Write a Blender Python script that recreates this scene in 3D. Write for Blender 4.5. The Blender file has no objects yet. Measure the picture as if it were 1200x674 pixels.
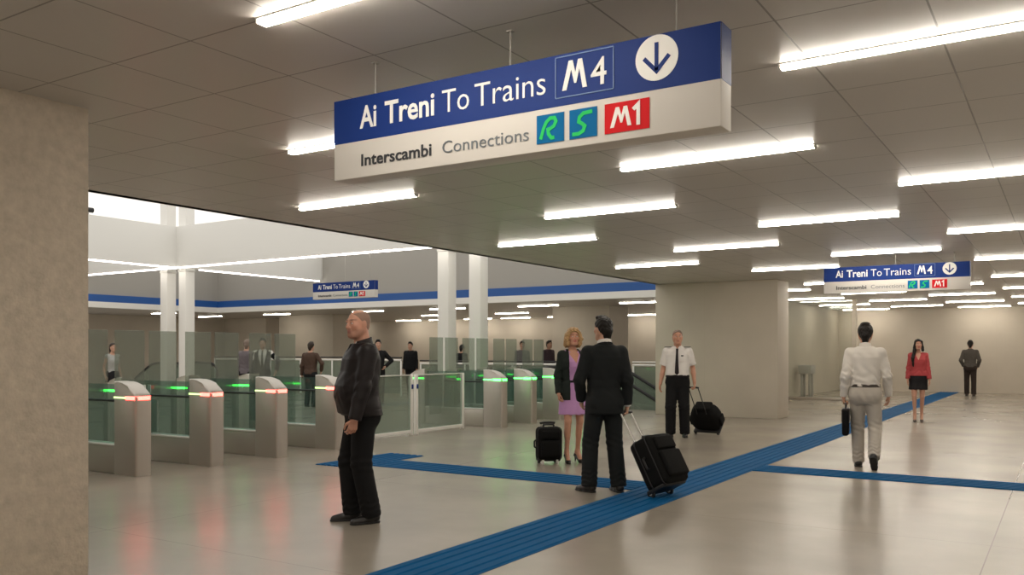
import bpy, bmesh, math, random
import numpy as np
from mathutils import Vector, Matrix

random.seed(7)
S = bpy.context.scene
COL = S.collection
PI = math.pi
H_EYE = 1.45
# the hall's own axes: X across the hall, Y along the hall, Z up.  The camera stands at the origin.
YAW = math.atan2(650, 1020)
CR = Vector((math.cos(YAW), math.sin(YAW), 0))      # camera's right
CF = Vector((-math.sin(YAW), math.cos(YAW), 0))     # camera's forward

# ------------------------------------------------------------------ helpers
def tag(o, label=None, cat=None, group=None, kind=None):
    if label: o['label'] = label
    if cat: o['category'] = cat
    if group: o['group'] = group
    if kind: o['kind'] = kind
    return o

def empty(name, loc=(0, 0, 0), rz=0.0):
    o = bpy.data.objects.new(name, None)
    o.empty_display_size = 0.1
    o.location = loc
    o.rotation_euler = (0, 0, rz)
    COL.objects.link(o)
    return o

def link_mesh(name, me, mat=None, parent=None):
    o = bpy.data.objects.new(name, me)
    COL.objects.link(o)
    if mat is not None:
        me.materials.append(mat)
    if parent is not None:
        o.parent = parent
    return o

def obj(name, bm, mat=None, parent=None, smooth=False):
    me = bpy.data.meshes.new(name)
    bmesh.ops.recalc_face_normals(bm, faces=bm.faces)
    bm.to_mesh(me)
    bm.free()
    if smooth:
        me.shade_smooth()
        try:
            me.set_sharp_from_angle(angle=math.radians(40))
        except Exception:
            pass
    return link_mesh(name, me, mat, parent)

def kids(o):
    return [c for c in bpy.data.objects if c.parent is o]

def copy_tree(o, parent=None, tree=None):
    c = o.copy()
    COL.objects.link(c)
    if parent is not None:
        c.parent = parent
    for ch in (tree[o.name] if tree else kids(o)):
        copy_tree(ch, c, tree)
    return c

def bx(bm, lo, hi, bev=0.0, seg=2):
    """axis-aligned box lo..hi, edges bevelled"""
    vs = []
    for z in (lo[2], hi[2]):
        for (x, y) in ((lo[0], lo[1]), (hi[0], lo[1]), (hi[0], hi[1]), (lo[0], hi[1])):
            vs.append(bm.verts.new((x, y, z)))
    fs = [bm.faces.new([vs[i] for i in q]) for q in
          ((3, 2, 1, 0), (4, 5, 6, 7), (0, 1, 5, 4), (1, 2, 6, 5), (2, 3, 7, 6), (3, 0, 4, 7))]
    if bev > 0:
        es = list({e for f in fs for e in f.edges})
        bmesh.ops.bevel(bm, geom=es, offset=bev, segments=seg, affect='EDGES', profile=0.5)

def box(name, lo, hi, mat, parent=None, bev=0.0, seg=2):
    bm = bmesh.new()
    bx(bm, lo, hi, bev, seg)
    return obj(name, bm, mat, parent, smooth=bev > 0)

def tube(bm, pts, r, n=10, closed=False):
    """a round tube through points"""
    P = [Vector(p) for p in pts]
    rings = []
    m = len(P)
    rr = r if isinstance(r, (list, tuple)) else [r] * m
    prev = None
    for i, p in enumerate(P):
        if closed:
            t = (P[(i + 1) % m] - P[i - 1]).normalized()
        else:
            t = (P[min(i + 1, m - 1)] - P[max(i - 1, 0)]).normalized()
        if prev is None:
            a = Vector((0, 0, 1)) if abs(t.z) < 0.9 else Vector((1, 0, 0))
            nrm = t.cross(a).normalized()
        else:
            nrm = (prev - t * prev.dot(t)).normalized()
        prev = nrm
        b = t.cross(nrm)
        rings.append([bm.verts.new(p + (nrm * math.cos(2 * PI * k / n) + b * math.sin(2 * PI * k / n)) * rr[i]) for k in range(n)])
    for i in range(m if closed else m - 1):
        A, B = rings[i], rings[(i + 1) % m]
        for k in range(n):
            bm.faces.new((A[k], A[(k + 1) % n], B[(k + 1) % n], B[k]))
    if not closed:
        bm.faces.new(rings[0][::-1])
        bm.faces.new(rings[-1])

def prism(bm, poly, axis, a, b):
    """extrude a 2-D polygon along an axis: axis 1 means poly is (x, z) and runs y=a..b; axis 0: (y, z); axis 2: (x, y)"""
    def P(p, t):
        if axis == 1: return (p[0], t, p[1])
        if axis == 0: return (t, p[0], p[1])
        return (p[0], p[1], t)
    A = [bm.verts.new(P(p, a)) for p in poly]
    B = [bm.verts.new(P(p, b)) for p in poly]
    n = len(poly)
    fs = [bm.faces.new(A[::-1]), bm.faces.new(B)]
    for i in range(n):
        fs.append(bm.faces.new((A[i], A[(i + 1) % n], B[(i + 1) % n], B[i])))
    return fs

def fillet(pts, r, n=5):
    """round the corners of a polyline"""
    out = [Vector(pts[0])]
    for i in range(1, len(pts) - 1):
        p, a, b = Vector(pts[i]), Vector(pts[i - 1]), Vector(pts[i + 1])
        ra = min(r, (a - p).length * .49, (b - p).length * .49)
        s, e = p + (a - p).normalized() * ra, p + (b - p).normalized() * ra
        for k in range(n + 1):
            t = k / n
            out.append(s * (1 - t) ** 2 + p * 2 * t * (1 - t) + e * t * t)
    out.append(Vector(pts[-1]))
    return out

# ------------------------------------------------------------------ materials
def mat(name, col, rough=0.5, metal=0.0, spec=0.5, bump=0.0, bscale=40.0, var=0.0, vscale=3.0, rvar=0.0, sheen=0.0, coat=0.0):
    m = bpy.data.materials.new(name)
    m.use_nodes = True
    nt = m.node_tree
    b = nt.nodes['Principled BSDF']
    b.inputs['Base Color'].default_value = (*col, 1)
    b.inputs['Roughness'].default_value = rough
    b.inputs['Metallic'].default_value = metal
    b.inputs['Specular IOR Level'].default_value = spec
    b.inputs['Sheen Weight'].default_value = sheen
    b.inputs['Coat Weight'].default_value = coat
    if bump or var or rvar:
        tc = nt.nodes.new('ShaderNodeTexCoord')
    if var or rvar:
        nz = nt.nodes.new('ShaderNodeTexNoise')
        nz.inputs['Scale'].default_value = vscale
        nz.inputs['Detail'].default_value = 5
        nt.links.new(tc.outputs['Object'], nz.inputs['Vector'])
    if var:
        mx = nt.nodes.new('ShaderNodeMix')
        mx.data_type = 'RGBA'
        mx.inputs[6].default_value = (*[c * (1 - var) for c in col], 1)
        mx.inputs[7].default_value = (*[min(1, c * (1 + var)) for c in col], 1)
        nt.links.new(nz.outputs['Fac'], mx.inputs[0])
        nt.links.new(mx.outputs[2], b.inputs['Base Color'])
    if rvar:
        mr = nt.nodes.new('ShaderNodeMapRange')
        mr.inputs['To Min'].default_value = rough - rvar
        mr.inputs['To Max'].default_value = rough + rvar
        nt.links.new(nz.outputs['Fac'], mr.inputs['Value'])
        nt.links.new(mr.outputs['Result'], b.inputs['Roughness'])
    if bump:
        n2 = nt.nodes.new('ShaderNodeTexNoise')
        n2.inputs['Scale'].default_value = bscale
        n2.inputs['Detail'].default_value = 6
        nt.links.new(tc.outputs['Object'], n2.inputs['Vector'])
        bp = nt.nodes.new('ShaderNodeBump')
        bp.inputs['Strength'].default_value = bump
        bp.inputs['Distance'].default_value = 0.01
        nt.links.new(n2.outputs['Fac'], bp.inputs['Height'])
        nt.links.new(bp.outputs['Normal'], b.inputs['Normal'])
    return m

def emit(name, col, strength):
    m = bpy.data.materials.new(name)
    m.use_nodes = True
    nt = m.node_tree
    b = nt.nodes['Principled BSDF']
    b.inputs['Base Color'].default_value = (0.8, 0.8, 0.8, 1)
    b.inputs['Emission Color'].default_value = (*col, 1)
    b.inputs['Emission Strength'].default_value = strength
    return m

def glass(name, tint, frost=0.0, frost_col=(0.6, 0.66, 0.62), gloss=0.08):
    """thin sheet glass: tinted see-through, a little frosted, with a faint gloss"""
    m = bpy.data.materials.new(name)
    m.use_nodes = True
    nt = m.node_tree
    nt.nodes.remove(nt.nodes['Principled BSDF'])
    out = nt.nodes['Material Output']
    tr = nt.nodes.new('ShaderNodeBsdfTransparent'); tr.inputs[0].default_value = (*tint, 1)
    gl = nt.nodes.new('ShaderNodeBsdfGlossy'); gl.inputs['Roughness'].default_value = 0.06
    gl.inputs[0].default_value = (0.9, 0.95, 0.93, 1)
    df = nt.nodes.new('ShaderNodeBsdfDiffuse'); df.inputs[0].default_value = (*frost_col, 1)
    m1 = nt.nodes.new('ShaderNodeMixShader'); m1.inputs[0].default_value = frost
    m2 = nt.nodes.new('ShaderNodeMixShader'); m2.inputs[0].default_value = gloss
    nt.links.new(tr.outputs[0], m1.inputs[1]); nt.links.new(df.outputs[0], m1.inputs[2])
    nt.links.new(m1.outputs[0], m2.inputs[1]); nt.links.new(gl.outputs[0], m2.inputs[2])
    nt.links.new(m2.outputs[0], out.inputs[0])
    return m

def grid_lines(m, px, ox, wx, py, oy, wy, dark, chan='Base Color', depth=0.0):
    """joint lines of a panel grid on a material, in the mesh's own coordinates"""
    nt = m.node_tree
    b = nt.nodes['Principled BSDF']
    tc = nt.nodes.new('ShaderNodeTexCoord')
    sp = nt.nodes.new('ShaderNodeSeparateXYZ')
    nt.links.new(tc.outputs['Object'], sp.inputs[0])
    def mth(op, a, bb=None):
        n = nt.nodes.new('ShaderNodeMath'); n.operation = op
        for i, v in enumerate((a, bb)):
            if v is None: continue
            if isinstance(v, (int, float)): n.inputs[i].default_value = v
            else: nt.links.new(v, n.inputs[i])
        return n.outputs[0]
    def line(src, p, o, w):
        t = mth('SUBTRACT', src, o - w / 2)
        t = mth('DIVIDE', t, p)
        t = mth('FRACT', t)
        return mth('LESS_THAN', t, w / p)
    L = None
    for ax, p, o, w in ((0, px, ox, wx), (1, py, oy, wy)):
        if p:
            l = line(sp.outputs[ax], p, o, w)
            L = l if L is None else mth('MAXIMUM', L, l)
    mx = nt.nodes.new('ShaderNodeMix'); mx.data_type = 'RGBA'
    src = b.inputs['Base Color']
    if src.is_linked:
        nt.links.new(src.links[0].from_socket, mx.inputs[6])
    else:
        mx.inputs[6].default_value = src.default_value
    mx.inputs[7].default_value = (*dark, 1)
    nt.links.new(L, mx.inputs[0])
    nt.links.new(mx.outputs[2], b.inputs['Base Color'])
    if depth:
        bp = nt.nodes.new('ShaderNodeBump'); bp.inputs['Distance'].default_value = depth; bp.invert = True
        nt.links.new(L, bp.inputs['Height'])
        if b.inputs['Normal'].is_linked:
            nt.links.new(b.inputs['Normal'].links[0].from_socket, bp.inputs['Normal'])
        nt.links.new(bp.outputs['Normal'], b.inputs['Normal'])

M = {}
M['floor'] = mat('polished_screed', (0.30, 0.265, 0.216), 0.255, spec=0.5, var=0.36, vscale=0.75)
M['ceil'] = mat('ceiling_panel', (0.56, 0.525, 0.485), 0.36, spec=0.5)
M['concrete'] = mat('rough_concrete', (0.50, 0.43, 0.345), 0.75, spec=0.3, bump=0.7, bscale=30, var=0.28, vscale=16.0)
M['wall'] = mat('pale_concrete', (0.53, 0.475, 0.395), 0.6, spec=0.3, var=0.10, vscale=1.3, bump=0.06, bscale=20)
M['fascia'] = mat('grey_fascia', (0.40, 0.38, 0.35), 0.6)
M['beam'] = mat('white_beam', (0.86, 0.85, 0.82), 0.55)
M['white'] = mat('white_paint', (0.85, 0.83, 0.79), 0.45)
M['band_blue'] = mat('blue_band', (0.02, 0.10, 0.36), 0.4)
M['tactile'] = mat('blue_tactile_rubber', (0.001, 0.080, 0.215), 0.7, spec=0.10, var=0.15, vscale=5)
M['metal'] = mat('brushed_steel', (0.50, 0.46, 0.41), 0.42, metal=0.75, bump=0.03, bscale=90)
M['metal_lite'] = mat('pale_metal', (0.70, 0.68, 0.64), 0.4, metal=0.3)
M['steel'] = mat('chrome', (0.75, 0.74, 0.72), 0.2, metal=1.0)
M['dark'] = mat('black_rubber', (0.012, 0.012, 0.013), 0.5)
M['led'] = emit('led_diffuser', (1.0, 0.92, 0.80), 47.0)
M['led_line'] = emit('led_line', (1.0, 0.95, 0.87), 7.0)
M['red'] = emit('red_status_light', (1.0, 0.028, 0.020), 17.0)
M['green'] = emit('green_status_light', (0.015, 1.0, 0.05), 11.0)
M['yellow'] = emit('yellow_green_status_light', (0.55, 1.0, 0.25), 2.2)
M['housing'] = mat('light_housing', (0.7, 0.69, 0.66), 0.4)
M['glass_low'] = glass('teal_glass', (0.68, 0.77, 0.74), 0.09, (0.25, 0.38, 0.35), 0.06)
M['glass_flap'] = glass('frosted_grey_green_glass', (0.70, 0.74, 0.70), 0.18, (0.54, 0.58, 0.54), 0.05)
M['glass_fence'] = glass('green_glass', (0.64, 0.72, 0.67), 0.22, (0.45, 0.50, 0.44), 0.06)
M['glass_clear'] = glass('clear_glass', (0.93, 0.95, 0.93), 0.02, (0.6, 0.62, 0.6), 0.05)
M['sign_white'] = mat('sign_white', (0.68, 0.65, 0.61), 0.5, spec=.3)
M['sign_blue'] = mat('sign_blue', (0.010, 0.035, 0.19), 0.5, spec=.15)
M['ink_white'] = mat('ink_white', (0.86, 0.85, 0.82), 0.5)
M['ink_black'] = mat('ink_black', (0.02, 0.022, 0.028), 0.5)
M['ink_grey'] = mat('ink_grey', (0.13, 0.15, 0.17), 0.5)
M['badge_blue'] = mat('badge_blue', (0.002, 0.13, 0.33), 0.6, spec=.1)
M['badge_green'] = mat('badge_green', (0.03, 0.55, 0.13), 0.6, spec=.1)
M['badge_red'] = mat('badge_red', (0.62, 0.015, 0.02), 0.6, spec=.1)
M['box_line'] = mat('box_line', (0.16, 0.26, 0.48), 0.45)
# ------------------------------------------------------------------ the building
def struct(name, lo, hi, m, label, cat, bev=0.0):
    # geometry is kept in the hall's coordinates, so patterns line up across pieces
    return tag(box(name, lo, hi, m, None, bev), label, cat, kind='structure')

grid_lines(M['floor'], 3.05, -0.475, 0.008, 3.2, 1.0, 0.006, (0.20, 0.17, 0.14))
grid_lines(M['ceil'], 0.6333, -1.1533, 0.010, 0.65, 2.80, 0.010, (0.24, 0.22, 0.195), depth=0.006)
grid_lines(M['wall'], 2.4, 0.35, 0.006, 2.4, 1.15, 0.006, (0.50, 0.445, 0.35))

WELLS = [(-33.0, -27.6, 19.15, 20.65), (-9.9, -6.2, 19.95, 21.2)]       # escalator openings
xs = sorted({-36.0, 5.0} | {w[0] for w in WELLS} | {w[1] for w in WELLS})
ys = sorted({-6.0, 35.0} | {w[2] for w in WELLS} | {w[3] for w in WELLS})
bm = bmesh.new()
gv = {}
for zz in (0.0, -0.3):
    for i, x in enumerate(xs):
        for j, y in enumerate(ys):
            gv[(i, j, zz)] = bm.verts.new((x, y, zz))
solid = {}
for i in range(len(xs) - 1):
    for j in range(len(ys) - 1):
        cx, cy = (xs[i] + xs[i + 1]) / 2, (ys[j] + ys[j + 1]) / 2
        solid[(i, j)] = not any(w[0] < cx < w[1] and w[2] < cy < w[3] for w in WELLS)
for (i, j), ok in solid.items():
    if not ok: continue
    q = ((i, j), (i + 1, j), (i + 1, j + 1), (i, j + 1))
    bm.faces.new([gv[(a, b, 0.0)] for a, b in q])
    bm.faces.new([gv[(a, b, -0.3)] for a, b in q][::-1])
    for (a, b), (n1, n2) in (((i - 1, j), (q[3], q[0])), ((i + 1, j), (q[1], q[2])), ((i, j - 1), (q[0], q[1])), ((i, j + 1), (q[2], q[3]))):
        if not solid.get((a, b), False):
            bm.faces.new([gv[(*n1, 0.0)], gv[(*n1, -0.3)], gv[(*n2, -0.3)], gv[(*n2, 0.0)]])
tag(obj('floor', bm, M['floor']), 'polished beige screed floor of the whole station hall', 'floor', kind='structure')

VE = 34.5
struct('ceiling', (-8.0, -6, 3.0), (5.0, VE, 3.35), M['ceil'], 'grey metal panel ceiling over the near passage', 'ceiling')
struct('ceiling', (-34.0, 22.7, 3.0), (-8.0, VE, 3.35), M['ceil'], 'lower grey ceiling behind the blue and white band', 'ceiling')
struct('ceiling', (-34.0, -6, 3.0), (-28.2, 22.7, 3.35), M['ceil'], 'lower grey ceiling on the far left side of the gate hall', 'ceiling')
struct('wall_edge', (-8.02, -6, 3.0), (-7.9, 22.7, 5.4), M['white'], 'white upstand above the edge of the passage ceiling', 'wall')
struct('wall_end', (-34.2, VE, 0), (5.2, VE + .2, 3.35), M['wall'], 'beige concrete wall closing the far end of the passage', 'wall')
struct('wall_right', (5.0, -6, 0), (5.2, VE, 3.35), M['wall'], 'beige concrete wall along the right side of the passage', 'wall')
struct('wall_back', (-34.2, -6.2, 0), (5.2, -6.0, 5.4), M['wall'], 'beige concrete wall behind the viewer', 'wall')
struct('wall_left', (-34.2, -6, 0), (-34.0, VE, 3.35), M['wall'], 'pale wall far left beyond the gates', 'wall')
struct('wall_side', (-7.6, 19.65, 0), (-7.3, VE, 3.0), M['wall'], 'beige side wall behind the glass screen beyond the big pillar', 'wall')

struct('pillar', (-8.0, 2.39, 0), (-5.28, 3.24, 3.0), M['concrete'], 'rough concrete pillar close at the left edge of the picture', 'pillar')
struct('pillar', (-8.03, 18.78, 0), (-5.22, 19.65, 3.0), M['wall'], 'broad smooth concrete pillar behind the man with the black tie', 'pillar', 0.01)
struct('pillar', (-15.2, 26.5, 0), (-13.0, 28.0, 3.0), M['wall'], 'pale broad pillar behind the blonde woman, under the blue band', 'pillar')
struct('pillar', (-28.9, 26.5, 0), (-25.7, 27.7, 3.0), M['wall'], 'pale broad pillar left of the bald man, under the blue band', 'pillar')
struct('pillar', (-34.0, 27.8, 0), (-31.2, 29.0, 3.0), M['wall'], 'pale pillar against the far left wall under the corner of the band', 'pillar')

# bulkheads round the gate hall: grey fascia with a blue and a white band
struct('wall_fascia', (-28.2, 22.7, 3.42), (-8.0, 22.95, 5.2), M['fascia'], 'grey fascia above the blue band at the back of the gate hall', 'wall')
struct('wall_fascia', (-28.45, -6, 3.42), (-28.2, 22.95, 5.2), M['fascia'], 'grey fascia above the blue band on the far left of the gate hall', 'wall')
struct('trim_blue', (-28.2, 22.64, 3.17), (-8.0, 22.95, 3.42), M['band_blue'], 'blue band along the back of the gate hall', 'trim')
struct('trim_blue', (-28.45, -6, 3.17), (-28.14, 22.95, 3.42), M['band_blue'], 'blue band along the far left of the gate hall', 'trim')
struct('trim_white', (-28.2, 22.62, 2.97), (-8.0, 22.95, 3.17), M['white'], 'white band under the blue band at the back of the gate hall', 'trim')
struct('trim_white', (-28.45, -6, 2.97), (-28.12, 22.95, 3.17), M['white'], 'white band under the blue band on the far left', 'trim')

# deep white beams crossing the well above the gates, each with a line of light along its lower edges
struct('beam', (-28.2, 16.62, 4.0), (-8.02, 16.92, 5.2), M['beam'], 'deep white beam crossing the gate hall between the white columns', 'beam')
struct('beam', (-22.85, -6, 4.0), (-22.55, 16.62, 5.2), M['beam'], 'deep white beam running towards the back, left of the white columns', 'beam')
struct('beam', (-22.85, 16.92, 4.0), (-22.55, 22.7, 5.2), M['beam'], 'short deep white beam behind the left white columns', 'beam')
for lo, hi, lab in (((-28.1, 16.64, 3.95), (-8.1, 16.72, 3.999), 'line of light under the long white cross beam'),
                    ((-22.64, -5, 3.95), (-22.57, 16.55, 3.999), 'line of light under the white beam running towards the back'),
                    ((-22.64, 17.5, 3.95), (-22.57, 22.6, 3.999), 'line of light under the short white beam behind the columns')):
    t = empty('light_strip', lo)
    tag(t, lab, 'light')
    sz = [b - a for a, b in zip(lo, hi)]
    box('diffuser', (0, 0, 0), (sz[0], sz[1], sz[2] - .012), M['led_line'], t)
    box('housing', (0.0, 0.0, sz[2] - .012), (sz[0], sz[1], sz[2]), M['housing'], t)

# slim white twin columns
def slim_column(x, lab):
    t = empty('slim_column', (x, 17.12, 0))
    tag(t, lab, 'column')
    t['kind'] = 'structure'
    box('shaft', (-.165, -.165, 0), (.165, .165, 6.6), M['white'], t, .012)
    box('base_plate', (-.2, -.2, 0), (.2, .2, .02), M['metal'], t, .004)
    box('collar', (-.178, -.178, 3.88), (.178, .178, 3.95), M['metal_lite'], t, .006)
slim_column(-23.62, 'slim white column, leftmost of the four by the gates')
slim_column(-22.72, 'slim white column, second from the left of the four')
slim_column(-12.80, 'slim white column right of the bald man, left one of its pair')
slim_column(-11.86, 'slim white column right of the bald man, right one of its pair')

# glass screen past the big pillar
t = tag(empty('glass_screen', (-7.3, 26.9, 0)), 'glass screen with a pale end post beyond the big pillar', 'screen')
box('pane', (0.02, -.01, 0.08), (2.0, .01, 2.99), M['glass_clear'], t)
box('post', (2.0, -.06, 0), (2.12, .06, 2.99), M['wall'], t, .006)
box('base_rail', (0.02, -.03, 0), (2.0, .03, 0.08), M['metal'], t, .006)

# ---- ceiling lights: rows every 1.95 m, staggered
lt0 = None
ORD = ['nearest', 'second', 'third', 'fourth', 'fifth', 'sixth', 'seventh', 'eighth', 'ninth', 'tenth', 'eleventh', 'twelfth', 'thirteenth', 'fourteenth', 'fifteenth', 'sixteenth', 'seventeenth']
def ceiling_light(x, y, lab, group):
    global lt0
    if lt0 is None:
        lt0 = empty('ceiling_light')
        box('housing', (0, -.032, -.008), (1.6, .032, 0.0), M['housing'], lt0)
        bm = bmesh.new()      # a trough of opal plastic: flat underside, two low sides
        prof = [(-.029, -.008), (-.027, -.026), (.027, -.026), (.029, -.008)]
        A = [bm.verts.new((0.012, p[0], p[1])) for p in prof]; B = [bm.verts.new((1.588, p[0], p[1])) for p in prof]
        for i in range(3):
            bm.faces.new((A[i], A[i + 1], B[i + 1], B[i]))
        me = bpy.data.meshes.new('diffuser'); bm.normal_update(); bm.to_mesh(me); bm.free()
        link_mesh('diffuser', me, M['led'], lt0)
        box('end_cap', (0, -.030, -.028), (0.012, .030, -.008), M['housing'], lt0)
        box('end_cap', (1.588, -.030, -.028), (1.6, .030, -.008), M['housing'], lt0)
        o = lt0
    else:
        o = copy_tree(lt0)
    o.location = (x, y, 3.0)
    tag(o, lab, 'light', group)
LEFT = ['first', 'second', 'third', 'fourth', 'fifth', 'sixth', 'seventh', 'eighth']
SEEN = ['first', 'second', 'third', 'fourth', 'fifth']
def in_view(x, y, z):
    d = -x * math.sin(YAW) + y * math.cos(YAW)
    if d < .3: return False
    px = 600 + 1020 * (x * math.cos(YAW) + y * math.sin(YAW)) / d
    py = 412 - 1020 * (z - H_EYE) / d
    return -5 < px < 1205 and -5 < py < 680
for k in range(-3, 17):
    y = min(2.80 + 1.95 * k, VE - .75)
    if y > VE - .4: continue
    starts = [-6.98, -3.18, 0.62] if k % 2 == 0 else [-5.06, -1.31, 2.48]
    n = 0
    for x in starts:
        if x < -5.3 and y > 19.4: x = -7.2 if False else x
        if x < -7.2 or (x < -5.0 and 18.3 < y < 19.9): continue
        vis = in_view(x, y, 2.96) or in_view(x + 1.6, y, 2.96)
        if vis:
            lab = f'linear ceiling light, {SEEN[n]} from left in the {ORD[k]} passage row'
            n += 1
        else:
            lab = 'white linear ceiling light over the passage outside the picture'
        ceiling_light(x, y, lab, 'linear lights in the passage ceiling')
for k, y in enumerate((25.2, 29.5, 33.75)):
    n = 0
    for x in ((-32.6, -28.4, -23.4, -19.6, -15.8, -12.0) if k < 2 else (-32.6, -28.4, -26.3, -24.2, -22.1, -19.6, -15.8, -12.0)):  # last row is denser: extra lights added mid-row to brighten the end wall evenly
        ceiling_light(x, y, f'linear ceiling light, {LEFT[n]} from left in the {ORD[k]} row behind the blue band', 'linear lights behind the blue band')
        n += 1
for k, y in enumerate((4.0, 9.0, 14.0, 18.0, 22.0)):
    ceiling_light(-31.4, y, f'linear ceiling light far left beyond the gates, {ORD[k]} from the front', 'linear lights on the far left')

# ---- tactile paving
def ribs(bm, lo, hi, along):
    """a mat of raised flat-topped ribs"""
    n = 6
    w = (hi[0] - lo[0]) if along == 1 else (hi[1] - lo[1])
    p = w / n
    bx(bm, (lo[0], lo[1], 0.0), (hi[0], hi[1], 0.003))
    for i in range(n):
        a = i * p + p * .10
        b = i * p + p * .80
        prof = [(a, .003), (a + .008, .012), (b - .008, .012), (b, .003)]
        if along == 1:
            prism(bm, [(lo[0] + q[0], q[1]) for q in prof], 1, lo[1], hi[1])
        else:
            prism(bm, [(lo[1] + q[0], q[1]) for q in prof], 0, lo[0], hi[0])
def path(lo, hi, along, lab):
    bm = bmesh.new(); ribs(bm, lo, hi, along)
    tag(obj('tactile_paving', bm, M['tactile']), lab, 'paving', 'blue tactile paving', 'structure')
path((-3.83, 0.3), (-3.22, VE), 1, 'long blue ribbed tactile path running up the passage to the end wall')
path((-7.5, 8.34), (-3.83, 8.95), 0, 'blue ribbed tactile branch running left from the long path')
path((-3.22, 10.48), (4.9, 11.05), 0, 'blue ribbed tactile branch running right from the long path')
path((-8.12, 8.05), (-7.5, 9.5), 1, 'blue ribbed tactile end patch by the gates, behind the bald man')

# ---- ticket gates
PROF = [(0, 0), (0, .93), (-.03, .965), (-.09, 1.01), (-.17, 1.05), (-.27, 1.08), (-.36, 1.095), (-.44, 1.10), (-.44, 0)]
GL = 2.30
def cabinet_bm(w, flip=False):
    bm = bmesh.new()
    poly = [((-GL - p[0]) if flip else p[0], p[1]) for p in PROF]
    prism(bm, poly, 1, -w / 2, w / 2)
    es = [e for e in bm.edges if all(abs(abs(v.co.y) - w / 2) < 1e-6 for v in e.verts) and abs(e.verts[0].co.y - e.verts[1].co.y) < 1e-6
          and min(v.co.z for v in e.verts) >= 0 and not (e.verts[0].co.z == 0 and e.verts[1].co.z == 0)]
    es += [e for e in bm.edges if all((v.co.x == 0 if not flip else abs(v.co.x + GL) < 1e-6) for v in e.verts) and abs(e.verts[0].co.y - e.verts[1].co.y) > .1 and max(v.co.z for v in e.verts) > .5]
    bmesh.ops.bevel(bm, geom=list(set(es)), offset=.03, segments=4, affect='EDGES', profile=.5)
    return bm
def gate(y, lab, go, tall=True):
    t = empty('ticket_gate', (-9.05, y, 0))
    tag(t, lab, 'ticket gate', 'row of ticket gates')
    w = .21
    obj('front_cabinet', cabinet_bm(w), M['metal'], t, smooth=True)
    obj('rear_cabinet', cabinet_bm(w, True), M['metal'], t, smooth=True)
    f = M['green'] if go else M['red']
    # the strip of light wraps the front at the shoulder of the cabinet
    bm = bmesh.new()
    c = .03
    outl = [(-.20, -w / 2 - .002), (-c, -w / 2 - .002), (-.012, -w / 2 + .009), (.002, -w / 2 + c), (.002, w / 2 - c), (-.012, w / 2 - .009), (-c, w / 2 + .002), (-.20, w / 2 + .002)]
    prism(bm, outl, 2, .886, .928)
    obj('status_light', bm, f, t)
    bm = bmesh.new()
    for s in (-1, 1):
        bx(bm, (-.43, s * (w / 2 + .0) - .002, .899), (-.202, s * (w / 2) + .002, .919))
    obj('side_light', bm, M['green'] if go else M['yellow'], t)
    bm = bmesh.new()
    for s in (-1, 1):
        bx(bm, (-GL + .03, s * (w / 2) - .002, .897), (-GL + .42, s * (w / 2) + .002, .922))
    obj('rear_light', bm, M['green'], t)
    box('low_body', (-GL + .44, -.085, 0), (-.44, .085, .33), M['metal'], t, .012)
    box('ledge', (-GL + .44, -.095, .33), (-.44, .095, .35), M['metal_lite'], t, .004)
    box('glass_panel', (-GL + .44, -.03, .35), (-.44, -.015, 1.06), M['glass_low'], t)
    box('rail', (-GL + .44, -.045, .85), (-.44, .045, .875), M['dark'], t, .006)
    # the drive box of the flaps behind the glass
    box('drive_box', (-1.62, -.012, .37), (-1.22, .012, .80), M['metal_lite'], t, .004)
    if tall:
        for s in (-1, 1):
            bm = bmesh.new()
            bx(bm, (-1.46, min(s * .035, s * .47), .22), (-1.445, max(s * .035, s * .47), 1.73), .004, 1)
            fl = obj('glass_door', bm, M['glass_flap'], t)
            box('hinge', (-1.48, min(s * .03, s * .05), .3), (-1.425, max(s * .03, s * .05), 1.0), M['metal_lite'], fl, .004)
    return t
GY = [5.20, 6.24, 7.28, 8.36, 9.50, 13.95, 15.05, 16.2, 17.4]
GLAB = ['steel ticket gate mostly hidden behind the near concrete pillar',
        'steel ticket gate with red light beside the near concrete pillar',
        'steel ticket gate with red light, second from the concrete pillar',
        'steel ticket gate with red light, third from the concrete pillar',
        'steel ticket gate with red light partly hidden by the bald man',
        'steel ticket gate with green light next to the white-framed glass fence',
        'steel ticket gate with green light, second right of the glass fence',
        'steel ticket gate with green light, third right of the glass fence',
        'steel ticket gate with green light hidden behind the blonde woman']
for i, y in enumerate(GY):
    gate(y, GLAB[i], i >= 5)

# fixed glass fence with a double swing gate between the two groups of gates
def fence_panel(y0, y1, lab):
    t = tag(empty('glass_fence', (-9.6, y0, 0)), lab, 'glass fence', 'white framed glass fence')
    L = y1 - y0
    box('post', (-.03, 0, 0), (.03, .06, 1.05), M['white'], t, .006)
    box('post', (-.03, L - .06, 0), (.03, L, 1.05), M['white'], t, .006)
    box('bottom_rail', (-.025, .06, .03), (.025, L - .06, .09), M['white'], t, .006)
    box('top_rail', (-.014, .06, 1.03), (.014, L - .06, 1.05), M['metal_lite'], t, .004)
    p = box('pane', (-.006, .06, .09), (.006, L - .06, 1.03), M['glass_fence'], t)
    box('lock', (-.04, .01 if y0 > 11.5 else L - .05, .80), (.045, .05 if y0 > 11.5 else L - .01, .88), M['sign_blue'], t, .006)
fence_panel(9.75, 11.83, 'glass fence leaf with white frame right behind the bald man')
fence_panel(11.91, 13.35, 'glass fence leaf with white frame beside the green gates')

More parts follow.
